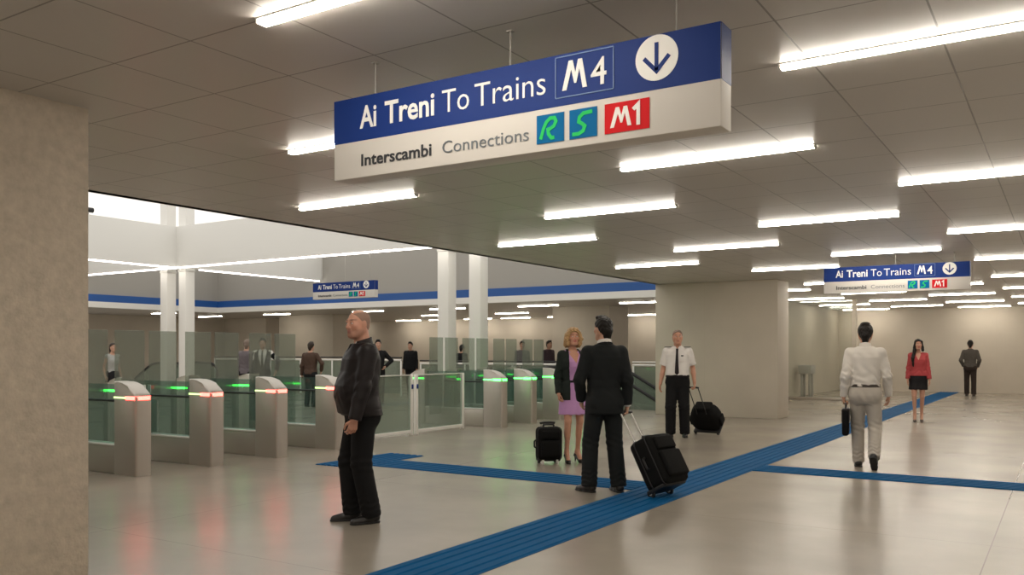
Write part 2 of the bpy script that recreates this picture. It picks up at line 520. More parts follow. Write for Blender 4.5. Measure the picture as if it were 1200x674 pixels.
# balustrades
def balustrade(x0, x1, y, z, lab, dark=False):
    t = tag(empty('balustrade', (x0, y, 0)), lab, 'balustrade')
    L = x1 - x0
    n = max(2, int(L / 1.5))
    for i in range(n + 1):
        x = i * (L - .05) / n
        box('post', (x, -.02, 0), (x + .05, .02, z - .02), M['white'], t, .005)
    for i in range(n):
        x = i * (L - .05) / n
        box('pane', (x + .055, -.006, .08), (x + (L - .05) / n - .005, .006, z - .09), M['glass_fence'], t)
    bm = bmesh.new(); tube(bm, [(0, 0, z - .05), (L, 0, z - .05)], .03, 10)
    obj('rail', bm, M['white'], t, True)
    bm = bmesh.new(); tube(bm, [(0, 0, z + .03), (L, 0, z + .03)], .024, 10)
    obj('handrail', bm, M['dark'] if dark else M['metal_lite'], t, True)
balustrade(-9.9, -8.15, 21.6, 1.13, 'pale railed glass balustrade between the suited man and the big pillar')
balustrade(-17.2, -10.3, 21.6, 1.13, 'dark railed glass balustrade behind the green ticket gates', True)
balustrade(-27.4, -18.2, 21.9, 1.22, 'dark railed glass balustrade behind the left white columns', True)

# escalators going down: skirt, glass side, black handrail, steps
def escalator(x_top, y0, y1, sgn, lab):
    """x_top: where the slope starts; runs down towards sgn*X"""
    t = tag(empty('escalator', (x_top, y0, 0)), lab, 'escalator')
    W = y1 - y0
    slope = math.tan(math.radians(29))
    L = 3.2
    for y in (0.0, W):
        bm = bmesh.new()
        pts = [(-sgn * 1.7, 0, .30), (-sgn * 1.95, 0, .45), (-sgn * 2.02, 0, .68), (-sgn * 1.92, 0, .92), (-sgn * 1.65, 0, 1.04), (0, 0, 1.04), (sgn * L, 0, 1.04 - slope * L)]
        pts = fillet(pts, .35, 6)
        tube(bm, [(p.x, y, p.z) for p in pts], .042, 10)
        obj('handrail', bm, M['dark'], t, True)
        bm = bmesh.new()
        prism(bm, [(-sgn * 1.9, .30), (-sgn * 1.95, .7), (-sgn * 1.7, 1.0), (0, 1.0), (sgn * L, 1.0 - slope * L), (sgn * L, .28 - slope * L), (0, .28)], 1, y - .006, y + .006)
        obj('glass_side', bm, M['glass_fence'], t)
        bm = bmesh.new()
        prism(bm, [(-sgn * 1.9, 0.0), (-sgn * 1.9, .30), (0, .28), (sgn * L, .28 - slope * L), (sgn * L, -.02 - slope * L), (sgn * .3, 0.0)], 1, y - .05, y + .05)
        obj('skirt', bm, M['metal'], t)
    bm = bmesh.new()
    n = 8
    for i in range(n):
        x = sgn * i * .4
        z = -i * .4 * slope
        bx(bm, (min(x, x + sgn * .4), .06, z - .25), (max(x, x + sgn * .4), W - .06, z), 0)
    obj('steps', bm, M['metal'], t)
    box('comb_plate', (min(0, -sgn * 1.6), .06, .0), (max(0, -sgn * 1.6), W - .06, .012), M['metal_lite'], t)
escalator(-27.5, 19.3, 20.5, -1, 'escalator going down left behind the left white columns')
escalator(-10.0, 20.05, 21.1, 1, 'escalator with black handrail going down between the suited man and big pillar')

# grey console against the side wall behind the glass
t = tag(empty('console_table', (-6.95, 28.3, 0)), 'small grey console standing behind the glass screen', 'table')
box('top', (-.2, -.30, .74), (.2, .30, 1.02), M['fascia'], t, .02)
for sy in (-.2, .12):
    for sx in (-.15, .09):
        box('leg', (sx, sy, 0), (sx + .07, sy + .08, .74), M['fascia'], t, .008)

# small black camera on the far beam
t = tag(empty('security_camera', (-22.70, 13.9, 5.2)), 'tiny dark camera on top of the white beam, right of the near pillar', 'camera')
box('bracket', (-.03, -.03, 0), (.03, .03, .10), M['fascia'], t, .005)
bm = bmesh.new(); tube(bm, [(0, -.16, .15), (0, .16, .15)], .07, 12); obj('body', bm, M['dark'], t, True)

# ------------------------------------------------------------------ signs
def text(name, s, x, z, size, m, parent, width=None, bold=0.0, shear=0.0, font=None):
    cu = bpy.data.curves.new(name, 'FONT')
    cu.body = s
    cu.size = size
    cu.extrude = 0.0012
    cu.offset = bold
    cu.shear = shear
    cu.resolution_u = 3
    o = bpy.data.objects.new(name, cu)
    COL.objects.link(o)
    cu.materials.append(m)
    o.parent = parent
    o.location = (x, -.0015, z)
    o.rotation_euler = (PI / 2, 0, 0)
    if width:
        bpy.context.view_layer.update()
        k = width / max(1e-6, o.dimensions.x)
        o.scale.x *= k
    bpy.context.view_layer.update()
    me = bpy.data.meshes.new_from_object(o.evaluated_get(bpy.context.evaluated_depsgraph_get()))
    n = bpy.data.objects.new(name, me)
    COL.objects.link(n)
    n.parent = parent
    n.location, n.rotation_euler, n.scale = o.location, o.rotation_euler, o.scale
    bpy.data.objects.remove(o)
    return n

def stroke(bm, pts, w, y=-.0012, t=.0024):
    """a flat brush stroke through (x, z) points"""
    P = [Vector((p[0], p[1])) for p in pts]
    Ls, Rs = [], []
    for i, p in enumerate(P):
        d1 = (P[i] - P[i - 1]).normalized() if i else (P[1] - P[0]).normalized()
        d2 = (P[i + 1] - P[i]).normalized() if i < len(P) - 1 else d1
        d = (d1 + d2).normalized()
        n = Vector((-d.y, d.x))
        c = max(.4, n.dot(Vector((-d1.y, d1.x))))
        Ls.append(p + n * (w / 2 / c)); Rs.append(p - n * (w / 2 / c))
    for i in range(len(P) - 1):
        q = [Ls[i], Rs[i], Rs[i + 1], Ls[i + 1]]
        prism(bm, [(a.x, a.y) for a in q], 1, y - t, y)

def em_logo(bm, x, z, w, h, t, y=-.0012):
    """the slanting M of a metro line: two leaning strokes and a deep notch, one outline"""
    q = [(0, 0), (.18, 0), (.375, .68), (.50, .20), (.585, .20), (.71, .68), (.84, 0), (1.02, 0), (.82, 1.0), (.655, 1.0), (.545, .56), (.435, 1.0), (.27, 1.0)]
    cx = [(x + a * w, z + b * h) for a, b in q]
    fs = [(0, 1, 2, 12), (12, 2, 3, 10, 11), (3, 4, 10), (4, 5, 8, 9, 10), (5, 6, 7, 8)]
    A = [bm.verts.new((p[0], y, p[1])) for p in cx]
    B = [bm.verts.new((p[0], y - .0024, p[1])) for p in cx]
    for f in fs:
        bm.faces.new([A[i] for i in f]); bm.faces.new([B[i] for i in f][::-1])
    n = len(q)
    for i in range(n):
        bm.faces.new((A[i], A[(i + 1) % n], B[(i + 1) % n], B[i]))

def sign(loc, lab, z_hang):
    t = empty('hanging_sign', loc)
    tag(t, lab, 'sign', 'blue and white direction signs')
    L, Hh, D = 2.17, .43, .13
    box('panel', (0, 0, 0), (L, D, Hh), M['sign_white'], t, .006)
    box('blue_field', (.002, -.0015, .195), (L - .002, D + .0015, Hh + .001), M['sign_blue'], t)
    box('blue_field', (L - .003, 0.004, .195), (L + .0015, D - .004, Hh + .0005), M['sign_blue'], t)
    f = empty('front_lettering', (0, -.0018, 0)); f.parent = t
    text('lettering', 'Ai', .195, .262, .165, M['ink_white'], f, .115, .0032)
    text('lettering', 'Treni', .365, .262, .165, M['ink_white'], f, .325, .0032)
    text('lettering', 'To', .735, .262, .165, M['ink_white'], f, .165, -.001)
    text('lettering', 'Trains', .933, .262, .165, M['ink_white'], f, .40, -.001)
    text('lettering', 'Interscambi', .195, .060, .088, M['ink_black'], f, .47, .0015)
    text('lettering', 'Connections', .735, .060, .088, M['ink_grey'], f, .505, -.0004)
    bm = bmesh.new()
    a, b, c, d = 1.39, 1.683, .232, .418
    for q in (((a, c), (b, c)), ((b, c), (b, d)), ((b, d), (a, d)), ((a, d), (a, c))):
        stroke(bm, q, .004)
    obj('line_box', bm, M['box_line'], f)
    bm = bmesh.new(); em_logo(bm, 1.425, .262, .125, .132, .024); obj('metro_logo', bm, M['ink_white'], f)
    text('lettering', '4', 1.570, .262, .175, M['ink_white'], f, .078, .001)
    bm = bmesh.new()
    cx, cz, R = 1.887, .331, .098
    prism(bm, [(cx + R * math.cos(k * PI / 24), cz + R * math.sin(k * PI / 24)) for k in range(48)], 1, -.0024, -.0002)
    obj('arrow_disc', bm, M['ink_white'], f)
    bm = bmesh.new()
    stroke(bm, [(cx, cz + .065), (cx, cz - .055)], .017, -.0024)
    stroke(bm, [(cx - .058, cz + .004), (cx, cz - .058), (cx + .058, cz + .004)], .018, -.0024)
    obj('arrow', bm, M['sign_blue'], f)
    for x0, x1, m in ((1.289, 1.434, 'badge_blue'), (1.462, 1.602, 'badge_blue'), (1.64, 1.854, 'badge_red')):
        box('line_badge', (x0, -.0022, .035), (x1, -.0002, .167), M[m], f)
    bm = bmesh.new()
    z0, s = .055, .092
    def P(x0, pts): return [(x0 + (p[0] + .28 * p[1]) * s, z0 + p[1] * s) for p in pts]
    stroke(bm, P(1.312, [(0, 0), (.02, .5), (.10, .82), (.28, 1.0), (.52, .98), (.66, .80), (.60, .58), (.42, .47), (.30, .44), (.40, .2), (.62, 0), (.78, .02)]), .017, -.0024)
    obj('line_mark', bm, M['badge_green'], f)
    bm = bmesh.new()
    stroke(bm, P(1.478, [(.0, .0), (.36, .0), (.58, .12), (.60, .34), (.40, .48), (.20, .58), (.18, .80), (.34, .97), (.82, 1.0)]), .017, -.0024)
    obj('line_mark', bm, M['badge_green'], f)
    bm = bmesh.new(); em_logo(bm, 1.668, .058, .100, .088, .019); stroke(bm, [(1.779, .125), (1.803, .145), (1.803, .055)], .017, -.0024)
    for o in [bm]:
        bmesh.ops.translate(o, verts=o.verts, vec=(0, -.0014, 0))
    obj('metro_mark', bm, M['ink_white'], f)
    for x in (.24, 1.10, 1.95):
        bm = bmesh.new(); tube(bm, [(x, D / 2, Hh), (x, D / 2, z_hang - loc[2])], .0035, 8)
        r = obj('hanger', bm, M['fascia'], t, True)
        box('ceiling_plate', (x - .015, D / 2 - .015, z_hang - loc[2] - .006), (x + .015, D / 2 + .015, z_hang - loc[2]), M['fascia'], r)
sign((-3.368, 3.48, 2.378), 'large blue and white sign to trains hanging nearest, below the front lights', 3.0)
sign((-3.42, 15.05, 2.41), 'smaller looking blue and white sign hanging over the walkers farther up the passage', 3.0)
sign((-16.95, 16.72, 2.83), 'distant blue and white sign hanging above the gates under the white beam', 4.0)

# ------------------------------------------------------------------ camera and light
cam = bpy.data.cameras.new('camera')
co = bpy.data.objects.new('camera', cam)
COL.objects.link(co)
co.location = (0, 0, H_EYE)
co.rotation_euler = (PI / 2, 0, YAW)
cam.sensor_width = 36
cam.lens = 1020 / 1200 * 36
cam.shift_y = 75 / 1200
cam.clip_end = 200
S.camera = co
w = bpy.data.worlds.new('sky')
S.world = w
w.use_nodes = True
bg = w.node_tree.nodes['Background']
bg.inputs[0].default_value = (1.0, 0.965, 0.90, 1)
bg.inputs[1].default_value = 1.15
S.view_settings.view_transform = 'Standard'
S.view_settings.look = 'None'
S.view_settings.gamma = 1
S.view_settings.exposure = 0.03
S.view_settings.use_curve_mapping = False
# ------------------------------------------------------------------ people: smooth implicit surfaces
class Field:
    def __init__(s, lo, hi, h):
        s.o = np.array(lo, np.float32); s.h = h
        n = np.maximum(4, np.ceil((np.array(hi) - np.array(lo)) / h).astype(int) + 1)
        s.D = np.full(n, 1.0, np.float32)
        s.ax = [s.o[i] + h * np.arange(n[i], dtype=np.float32) for i in range(3)]
    def box(s, lo, hi):
        sl = []
        for i in range(3):
            a = int(np.clip(np.floor((lo[i] - s.o[i]) / s.h), 0, len(s.ax[i]) - 1))
            b = int(np.clip(np.ceil((hi[i] - s.o[i]) / s.h) + 1, a + 1, len(s.ax[i])))
            sl.append(slice(a, b))
        X = s.ax[0][sl[0]][:, None, None]; Y = s.ax[1][sl[1]][None, :, None]; Z = s.ax[2][sl[2]][None, None, :]
        return tuple(sl), X, Y, Z
    def merge(s, sl, d, k):
        a = s.D[sl]
        hh = np.maximum(k - np.abs(a - d), 0) / k
        s.D[sl] = np.minimum(a, d) - hh * hh * k * .25
    def carve(s, sl, d, k):
        a = s.D[sl]; d = -d
        hh = np.maximum(k - np.abs(a - d), 0) / k
        s.D[sl] = np.maximum(a, d) + hh * hh * k * .25
    def cone(s, a, b, r1, r2, k=.02, clip=None, sub=False, e=.04):
        a = np.array(a, np.float32); b = np.array(b, np.float32)
        m = max(r1, r2) + k + e
        sl, X, Y, Z = s.box(np.minimum(a, b) - m, np.maximum(a, b) + m)
        v = b - a; L = max(1e-9, float(v @ v))
        t = np.clip(((X - a[0]) * v[0] + (Y - a[1]) * v[1] + (Z - a[2]) * v[2]) / L, 0, 1)
        d = np.sqrt((X - a[0] - t * v[0]) ** 2 + (Y - a[1] - t * v[1]) ** 2 + (Z - a[2] - t * v[2]) ** 2) - (r1 + (r2 - r1) * t)
        if clip is not None:
            p, n = clip
            d = np.maximum(d, (X - p[0]) * n[0] + (Y - p[1]) * n[1] + (Z - p[2]) * n[2])
        (s.carve if sub else s.merge)(sl, d, k)
    def ell(s, c, r, k=.02, R=None, sub=False, e=.04):
        c = np.array(c, np.float32)
        m = max(r) + k + e
        sl, X, Y, Z = s.box(c - m, c + m)
        X, Y, Z = X - c[0], Y - c[1], Z - c[2]
        if R is not None:
            X, Y, Z = (R[0][0] * X + R[1][0] * Y + R[2][0] * Z, R[0][1] * X + R[1][1] * Y + R[2][1] * Z, R[0][2] * X + R[1][2] * Y + R[2][2] * Z)
        k0 = np.sqrt((X / r[0]) ** 2 + (Y / r[1]) ** 2 + (Z / r[2]) ** 2)
        k1 = np.sqrt((X / r[0] ** 2) ** 2 + (Y / r[1] ** 2) ** 2 + (Z / r[2] ** 2) ** 2) + 1e-9
        d = k0 * (k0 - 1) / k1
        d = np.where(k0 < .05, -min(r), d).astype(np.float32)
        (s.carve if sub else s.merge)(sl, d, k)
    def loft(s, tab, k=.02, p=2.2, off=0.0, zlo=None, zhi=None, sub=False):
        T = np.array(tab, np.float32)
        z0 = T[0, 0] if zlo is None else zlo
        z1 = T[-1, 0] if zhi is None else zhi
        m = T[:, 1:3].max() + abs(off) + k + .05
        cx = T[:, 4] if T.shape[1] > 4 else T[:, 0] * 0
        sl, X, Y, Z = s.box((cx.min() - m, (T[:, 3]).min() - m, z0 - .06), (cx.max() + m, T[:, 3].max() + m, z1 + .06))
        z = Z[0, 0]
        f = lambda i: np.interp(z, T[:, 0], T[:, i])[None, None, :].astype(np.float32)
        A, B, C = f(1) + off, f(2) + off, f(3)
        E = np.interp(z, T[:, 0], cx)[None, None, :].astype(np.float32)
        q = (np.abs((X - E) / A) ** p + np.abs((Y - C) / B) ** p) ** (1 / p)
        gr = np.where(q > 1, np.minimum(A, B) * 1.15, np.minimum(A, B))
        d = (q - 1) * gr
        d = np.maximum(d, np.maximum(z0 - Z, Z - z1))
        (s.carve if sub else s.merge)(sl, d.astype(np.float32), k)
    def cut(s, p, n):
        sl, X, Y, Z = s.box(s.o, s.o + 99)
        s.D = np.maximum(s.D, (X - p[0]) * n[0] + (Y - p[1]) * n[1] + (Z - p[2]) * n[2])
    def bump(s, fn):
        sl, X, Y, Z = s.box(s.o, s.o + 99)
        s.D = s.D + fn(X, Y, Z).astype(np.float32)
    def verts(s):
        D = s.D.copy()
        for a in range(3):
            for e in (0, -1):
                q = [slice(None)] * 3; q[a] = e
                D[tuple(q)] = np.maximum(D[tuple(q)], .001)
        sg = D < 0
        n = np.array(D.shape) - 1
        c = np.zeros(n, np.int8)
        for i in (0, 1):
            for j in (0, 1):
                for k in (0, 1):
                    c += sg[i:n[0] + i, j:n[1] + j, k:n[2] + k]
        act = (c > 0) & (c < 8)
        idx = np.full(n, -1, np.int64)
        A = np.argwhere(act)
        idx[act] = np.arange(len(A))
        cor = [(i, j, k) for i in (0, 1) for j in (0, 1) for k in (0, 1)]
        val = {q: D[A[:, 0] + q[0], A[:, 1] + q[1], A[:, 2] + q[2]] for q in cor}
        P = np.zeros((len(A), 3)); N = np.zeros(len(A))
        for q in cor:
            for a in range(3):
                if q[a] == 0:
                    w = list(q); w[a] = 1; w = tuple(w)
                    va, vb = val[q], val[w]
                    m = (va < 0) != (vb < 0)
                    t = np.where(m, va / np.where(m, va - vb, 1), 0)
                    pt = np.array(q, float)[None, :].repeat(len(A), 0)
                    pt[:, a] += t
                    P += pt * m[:, None]; N += m
        P = (P / N[:, None] + A) * s.h + s.o
        quads = []
        for a in range(3):
            b, c2 = (a + 1) % 3, (a + 2) % 3
            sh = [slice(None)] * 3; sh[a] = slice(0, -1); s0 = sg[tuple(sh)]
            sh[a] = slice(1, None); s1 = sg[tuple(sh)]
            E = np.argwhere(s0 != s1)
            E = E[(E[:, b] > 0) & (E[:, c2] > 0) & (E[:, b] < n[b]) & (E[:, c2] < n[c2])]
            fl = s0[E[:, 0], E[:, 1], E[:, 2]]
            def cell(db, dc):
                q = E.copy(); q[:, b] += db; q[:, c2] += dc
                return idx[q[:, 0], q[:, 1], q[:, 2]]
            Q = np.stack([cell(-1, -1), cell(0, -1), cell(0, 0), cell(-1, 0)], 1)
            Q[~fl] = Q[~fl][:, ::-1]
            quads.append(Q)
        Q = np.concatenate(quads)
        Q = Q[(Q >= 0).all(1)]
        # two light smoothing passes
        for _ in range(2):
            acc = np.zeros_like(P); cnt = np.zeros(len(P))
            for i in range(4):
                np.add.at(acc, Q[:, i], P[Q[:, (i + 1) % 4]]); np.add.at(cnt, Q[:, i], 1)
                np.add.at(acc, Q[:, (i + 1) % 4], P[Q[:, i]]); np.add.at(cnt, Q[:, (i + 1) % 4], 1)
            P = P * .6 + .4 * acc / np.maximum(cnt, 1)[:, None]
        return P, Q
    def mesh(s, name, m, parent, scale=1.0, colfn=None):
        P, Q = s.verts()
        me = bpy.data.meshes.new(name)
        me.vertices.add(len(P)); me.loops.add(len(Q) * 4); me.polygons.add(len(Q))
        me.vertices.foreach_set('co', (P * scale).astype(np.float32).ravel())
        me.loops.foreach_set('vertex_index', Q.astype(np.int32).ravel())
        me.polygons.foreach_set('loop_start', np.arange(0, len(Q) * 4, 4, dtype=np.int32))
        me.update(calc_edges=True)
        me.validate()
        me.shade_smooth()
        if colfn is not None:
            ca = me.color_attributes.new('tint', 'FLOAT_COLOR', 'POINT')
            c = np.ones((len(P), 4), np.float32)
            c[:, :3] = colfn(P)
            ca.data.foreach_set('color', c.ravel())
        return link_mesh(name, me, m, parent)

def rotz(a): return np.array([[math.cos(a), -math.sin(a), 0], [math.sin(a), math.cos(a), 0], [0, 0, 1]])
def rotx(a): return np.array([[1, 0, 0], [0, math.cos(a), -math.sin(a)], [0, math.sin(a), math.cos(a)]])
def roty(a): return np.array([[math.cos(a), 0, math.sin(a)], [0, 1, 0], [-math.sin(a), 0, math.cos(a)]])
V3 = lambda *a: np.array(a, float)
def unit(v): return v / max(1e-9, np.linalg.norm(v))
def bone2(root, tgt, l1, l2, pole):
    d = tgt - root; L = np.linalg.norm(d)
    if L > (l1 + l2) * .999:
        tgt = root + d / L * (l1 + l2) * .999; d = tgt - root; L = np.linalg.norm(d)
    u = d / L
    a = (l1 * l1 - l2 * l2 + L * L) / (2 * L)
    hh = math.sqrt(max(0, l1 * l1 - a * a))
    pv = pole - u * (pole @ u)
    return root + u * a + unit(pv) * hh, tgt

# half width, half depth, centre offset by height, for a figure 1.78 tall
BODY_M = [(.80, .165, .110, -.010), (.90, .172, .118, -.012), (.98, .160, .112, -.006), (1.06, .145, .102, .004), (1.15, .148, .104, .006), (1.27, .158, .116, .004), (1.37, .162, .114, -.002), (1.43, .138, .094, -.010), (1.465, .096, .076, -.014), (1.50, .066, .062, -.016), (1.53, .056, .056, -.015)]
BODY_F = [(.80, .172, .112, -.012), (.90, .178, .120, -.016), (.98, .160, .110, -.010), (1.07, .126, .092, .002), (1.15, .126, .094, .004), (1.26, .142, .118, .016), (1.33, .146, .118, .014), (1.41, .128, .086, -.004), (1.45, .088, .070, -.012), (1.485, .058, .056, -.014), (1.53, .052, .054, -.014)]

SKIN = {}
def skin_mat():
    m = bpy.data.materials.new('skin'); m.use_nodes = True
    nt = m.node_tree; b = nt.nodes['Principled BSDF']
    a = nt.nodes.new('ShaderNodeAttribute'); a.attribute_name = 'tint'
    nt.links.new(a.outputs['Color'], b.inputs['Base Color'])
    b.inputs['Roughness'].default_value = .5
    b.inputs['Specular IOR Level'].default_value = .35
    b.inputs['Subsurface Weight'].default_value = .08
    b.inputs['Subsurface Radius'].default_value = (.01, .004, .002)
    return m
M['skin'] = skin_mat()
M['eye'] = mat('eye_white', (.75, .72, .68), .25)
M['iris'] = mat('iris', (.03, .02, .015), .2)

class Person:
    def __init__(s, lab, loc, face, H=1.78, fem=False, res=.006, fat=0.0, legs=None, arms=None, head=(0, 0), skin=(.52, .30, .21), group=None, shadow=None, beard=0.0, lips=(.42, .17, .14), feet_heel=0.0):
        f = Vector(face)
        s.root = empty('person', (loc[0], loc[1], 0), math.atan2(-f.x, f.y))
        tag(s.root, lab, 'person', group)
        s.k = H / (1.78 + feet_heel); s.fem = fem; s.res = res; s.heel = feet_heel
        s.root.location.z = feet_heel * s.k
        s.tab = [list(r) for r in (BODY_F if fem else BODY_M)]
        s.fat = fat
        for r in s.tab:
            g = math.exp(-((r[0] - 1.08) / .14) ** 2) * fat
            r[1] += g * .5; r[2] += g * .6; r[3] += g * .5
        sx, hx = (.152, .080) if fem else (.175, .088)
        s.sh = {'L': V3(-sx, -.012, 1.425), 'R': V3(sx, -.012, 1.425)}
        s.hip = {'L': V3(-hx, -.005, .93), 'R': V3(hx, -.005, .93)}
        legs = legs or {}
        arms = arms or {}
        s.ank, s.knee, s.fyaw, s.fpit = {}, {}, {}, {}
        az = .085
        for q, sg in (('L', -1), ('R', 1)):
            l = legs.get(q, {})
            a = V3(*l.get('ankle', (sg * .10, -.03, az)))
            s.knee[q], s.ank[q] = bone2(s.hip[q], a, .43, .425, V3(sg * .12, 1, 0))
            s.fyaw[q] = l.get('yaw', -sg * .14); s.fpit[q] = l.get('pitch', 0.0)
        s.elb, s.wri, s.hd, s.hn, s.curl, s.arm = {}, {}, {}, {}, {}, {}
        for q, sg in (('L', -1), ('R', 1)):
            a = arms.get(q, {})
            w = V3(*a.get('wrist', (sg * .235, .03, .872)))
            s.elb[q], s.wri[q] = bone2(s.sh[q], w, .295, .265, V3(*a.get('pole', (sg * .22, -1, -.1))))
            s.hd[q] = unit(V3(*a['dir'])) if 'dir' in a else unit(unit(s.wri[q] - s.elb[q]) + V3(0, .12, -.25))
            n = V3(*a.get('palm', (-sg, .15, 0)))
            s.hn[q] = unit(n - s.hd[q] * (n @ s.hd[q]))
            s.curl[q] = a.get('curl', .28)
        s.hr = rotz(head[0]) @ rotx(head[1])
        s.hc = V3(0, .018, 1.662) + (s.hr @ V3(0, .01, 0))
        s.hs = .97 if fem else 1.0
        s.skin = skin; s.lips = lips; s.beard = beard
        s.body()
    def hp(s, x, y, z): return s.hc + s.hr @ (V3(x, y, z) * s.hs)
    def grip(s, q):
        """centre of the closed hand in world coordinates"""
        p = s.wri[q] + s.hd[q] * .085 + s.hn[q] * .024
        return s.world(p)
    def world(s, p):
        a = s.root.rotation_euler.z
        x, y, z = [float(c) * s.k for c in p]
        return Vector((s.root.location.x + x * math.cos(a) - y * math.sin(a), s.root.location.y + x * math.sin(a) + y * math.cos(a), s.root.location.z + z))
    def bounds(s, pts, m):
        P = np.array(pts)
        return P.min(0) - m, P.max(0) + m
    def hand(s, F, q):
        w, d, n = s.wri[q], s.hd[q], s.hn[q]
        sg = -1 if q == 'L' else 1
        t = np.cross(d, n) * (1 if q == 'L' else -1)        # towards the thumb
        if t @ V3(0, 1, .2) < 0: t = -t
        c = s.curl[q]
        sc = .93 if s.fem else 1.0
        F.cone(w - d * .015, w + d * .02, .026 * sc, .023 * sc, .012)
        for i, off in enumerate((.031, .0105, -.0105, -.031)):
            kn = w + (d * (.088 - .006 * abs(i - 1)) + t * off) * sc
            F.cone(w + (d * .015 + t * off * .55) * sc, kn, .0145 * sc, .0115 * sc, .010)
            L = (.072, .082, .076, .058)[i] * sc
            p = kn; dd = d + t * off * 2.2; dd = unit(dd); ang = 0
            for j, fr in enumerate((.46, .31, .23)):
                ang += c * (1.0, 1.25, .8)[j]
                v = unit(dd * math.cos(ang) + n * math.sin(ang))
                e = p + v * L * fr
                F.cone(p, e, (.0098, .0090, .0082)[j] * sc, (.0090, .0082, .0070)[j] * sc, .004, e=.015)
                p = e
        b = w + (d * .028 + t * .024) * sc
        m1 = b + unit(d * .62 + t * .72 + n * .35) * .040 * sc
        m2 = m1 + unit(d * .86 + t * (.30 - c * .5) + n * (.30 + c * .3)) * .032 * sc
        m3 = m2 + unit(d * .90 + t * (.05 - c * .6) + n * (.25 + c * .3)) * .024 * sc
        F.cone(w + d * .01 * sc, b, .016 * sc, .016 * sc, .012)
        F.cone(b, m1, .0155 * sc, .0120 * sc, .008); F.cone(m1, m2, .0112 * sc, .0098 * sc, .004, e=.015); F.cone(m2, m3, .0098 * sc, .0078 * sc, .004, e=.015)
    def body(s):
        pts = [s.hp(0, 0, .13), s.hp(0, .13, 0), s.hp(.1, 0, 0), s.hp(-.1, 0, 0), s.hp(0, -.12, 0)]
        for q in 'LR':
            pts += [s.sh[q], s.elb[q], s.wri[q], s.wri[q] + s.hd[q] * .19, s.wri[q] + s.hd[q] * .1 + s.hn[q] * .08, s.knee[q], s.ank[q] - V3(0, 0, .06), s.ank[q] + V3(0, .17, -.05)]
        pts += [V3(0, .15 + s.fat, 1.1), V3(0, -.14, 1.0)]
        lo, hi = s.bounds(pts, .07)
        F = Field(lo, hi, s.res)
        F.loft(s.tab, .03, zlo=.88)
        for q, sg in (('L', -1), ('R', 1)):
            g = .9 if s.fem else 1.0
            F.cone(V3(sg * .07, -.012, 1.44), s.sh[q], .050 * g, .048 * g, .05)
            F.cone(s.sh[q], s.elb[q], .047 * g, .037 * g, .03)
            F.cone(s.elb[q], s.elb[q] * .65 + s.wri[q] * .35, .038 * g, .041 * g, .015)
            F.cone(s.elb[q] * .65 + s.wri[q] * .35, s.wri[q], .041 * g, .025 * g, .015)
            s.hand(F, q)
            F.cone(s.hip[q] + V3(0, 0, -.02), s.knee[q], .076 if s.fem else .086, .050 if s.fem else .056, .03)
            k, a = s.knee[q], s.ank[q]
            ax = unit(a - k); back = unit(V3(0, -1, 0) - ax * (V3(0, -1, 0) @ ax))
            F.cone(k, a, .044 if s.fem else .052, .030 if s.fem else .034, .02)
            F.cone(k + ax * .06 + back * .012, k + ax * .20 + back * .014, .038 if s.fem else .044, .036 if s.fem else .040, .03)
            R = rotz(s.fyaw[q]) @ rotx(-s.fpit[q])
            fp = lambda x, y, z: a + R @ V3(x, y, z)
            if s.heel > 0:
                F.cone(a, fp(0, .09, -.075 - s.heel * .75), .034, .027, .02)
                F.cone(a, fp(0, -.035, -.045), .03, .028, .015)
                F.cone(fp(0, .09, -.07 - s.heel * .8), fp(0, .135, -.068 - s.heel), .027, .016, .02)
            else:
                F.cone(a, fp(0, -.03, -.04), .034, .034, .02)
                F.cone(fp(0, -.02, -.045), fp(0, .13, -.06), .033, .022, .02)
        # neck and head
        nb = V3(0, -.018, 1.47)
        F.cone(nb, s.hp(0, -.022, -.05), .054 + s.fat * .3 if not s.fem else .044, .053 + s.fat * .3 if not s.fem else .043, .015)
        E = lambda c, r, k=.02, sub=False: F.ell(s.hp(*c), [v * s.hs for v in r], k, s.hr, sub)
        E((0, -.012, .035), (.076, .096, .085))
        E((0, .028, -.035), ((.058 if s.fem else .062) + s.fat * .2, .066, .082), .03)
        F.cone(s.hp(-.018, .062, -.094), s.hp(.018, .062, -.094), .022, .022, .025)
        for x in (-1, 1):
            F.cone(s.hp(x * .058, -.01, -.045), s.hp(x * .026, .055, -.088), .018, .018, .03)
            E((x * .044, .062, -.018), (.022, .022, .02), .025)
            E((x * .031, .099, .012), (.017, .016, .011), .012, True)
            E((x * .031, .080, .011), (.0145, .0125, .0125), .004)
            E((x * .078, -.008, -.004), (.010, .022, .033), .010)
            E((x * .011, .100, -.030), (.010, .010, .008), .010)
        F.cone(s.hp(-.036, .084, .031), s.hp(.036, .084, .031), .010, .010, .02)
        F.cone(s.hp(0, .094, .014), s.hp(0, .117, -.026), .008, .0115, .015)
        F.cone(s.hp(-.019, .091, -.053), s.hp(.019, .091, -.053), .006, .006, .008)
        F.cone(s.hp(-.017, .090, -.064), s.hp(.017, .090, -.064), .007, .007, .008)
        hc, hr, hs = s.hc, s.hr, s.hs
        sk, lp, br = np.array(s.skin), np.array(s.lips), s.beard
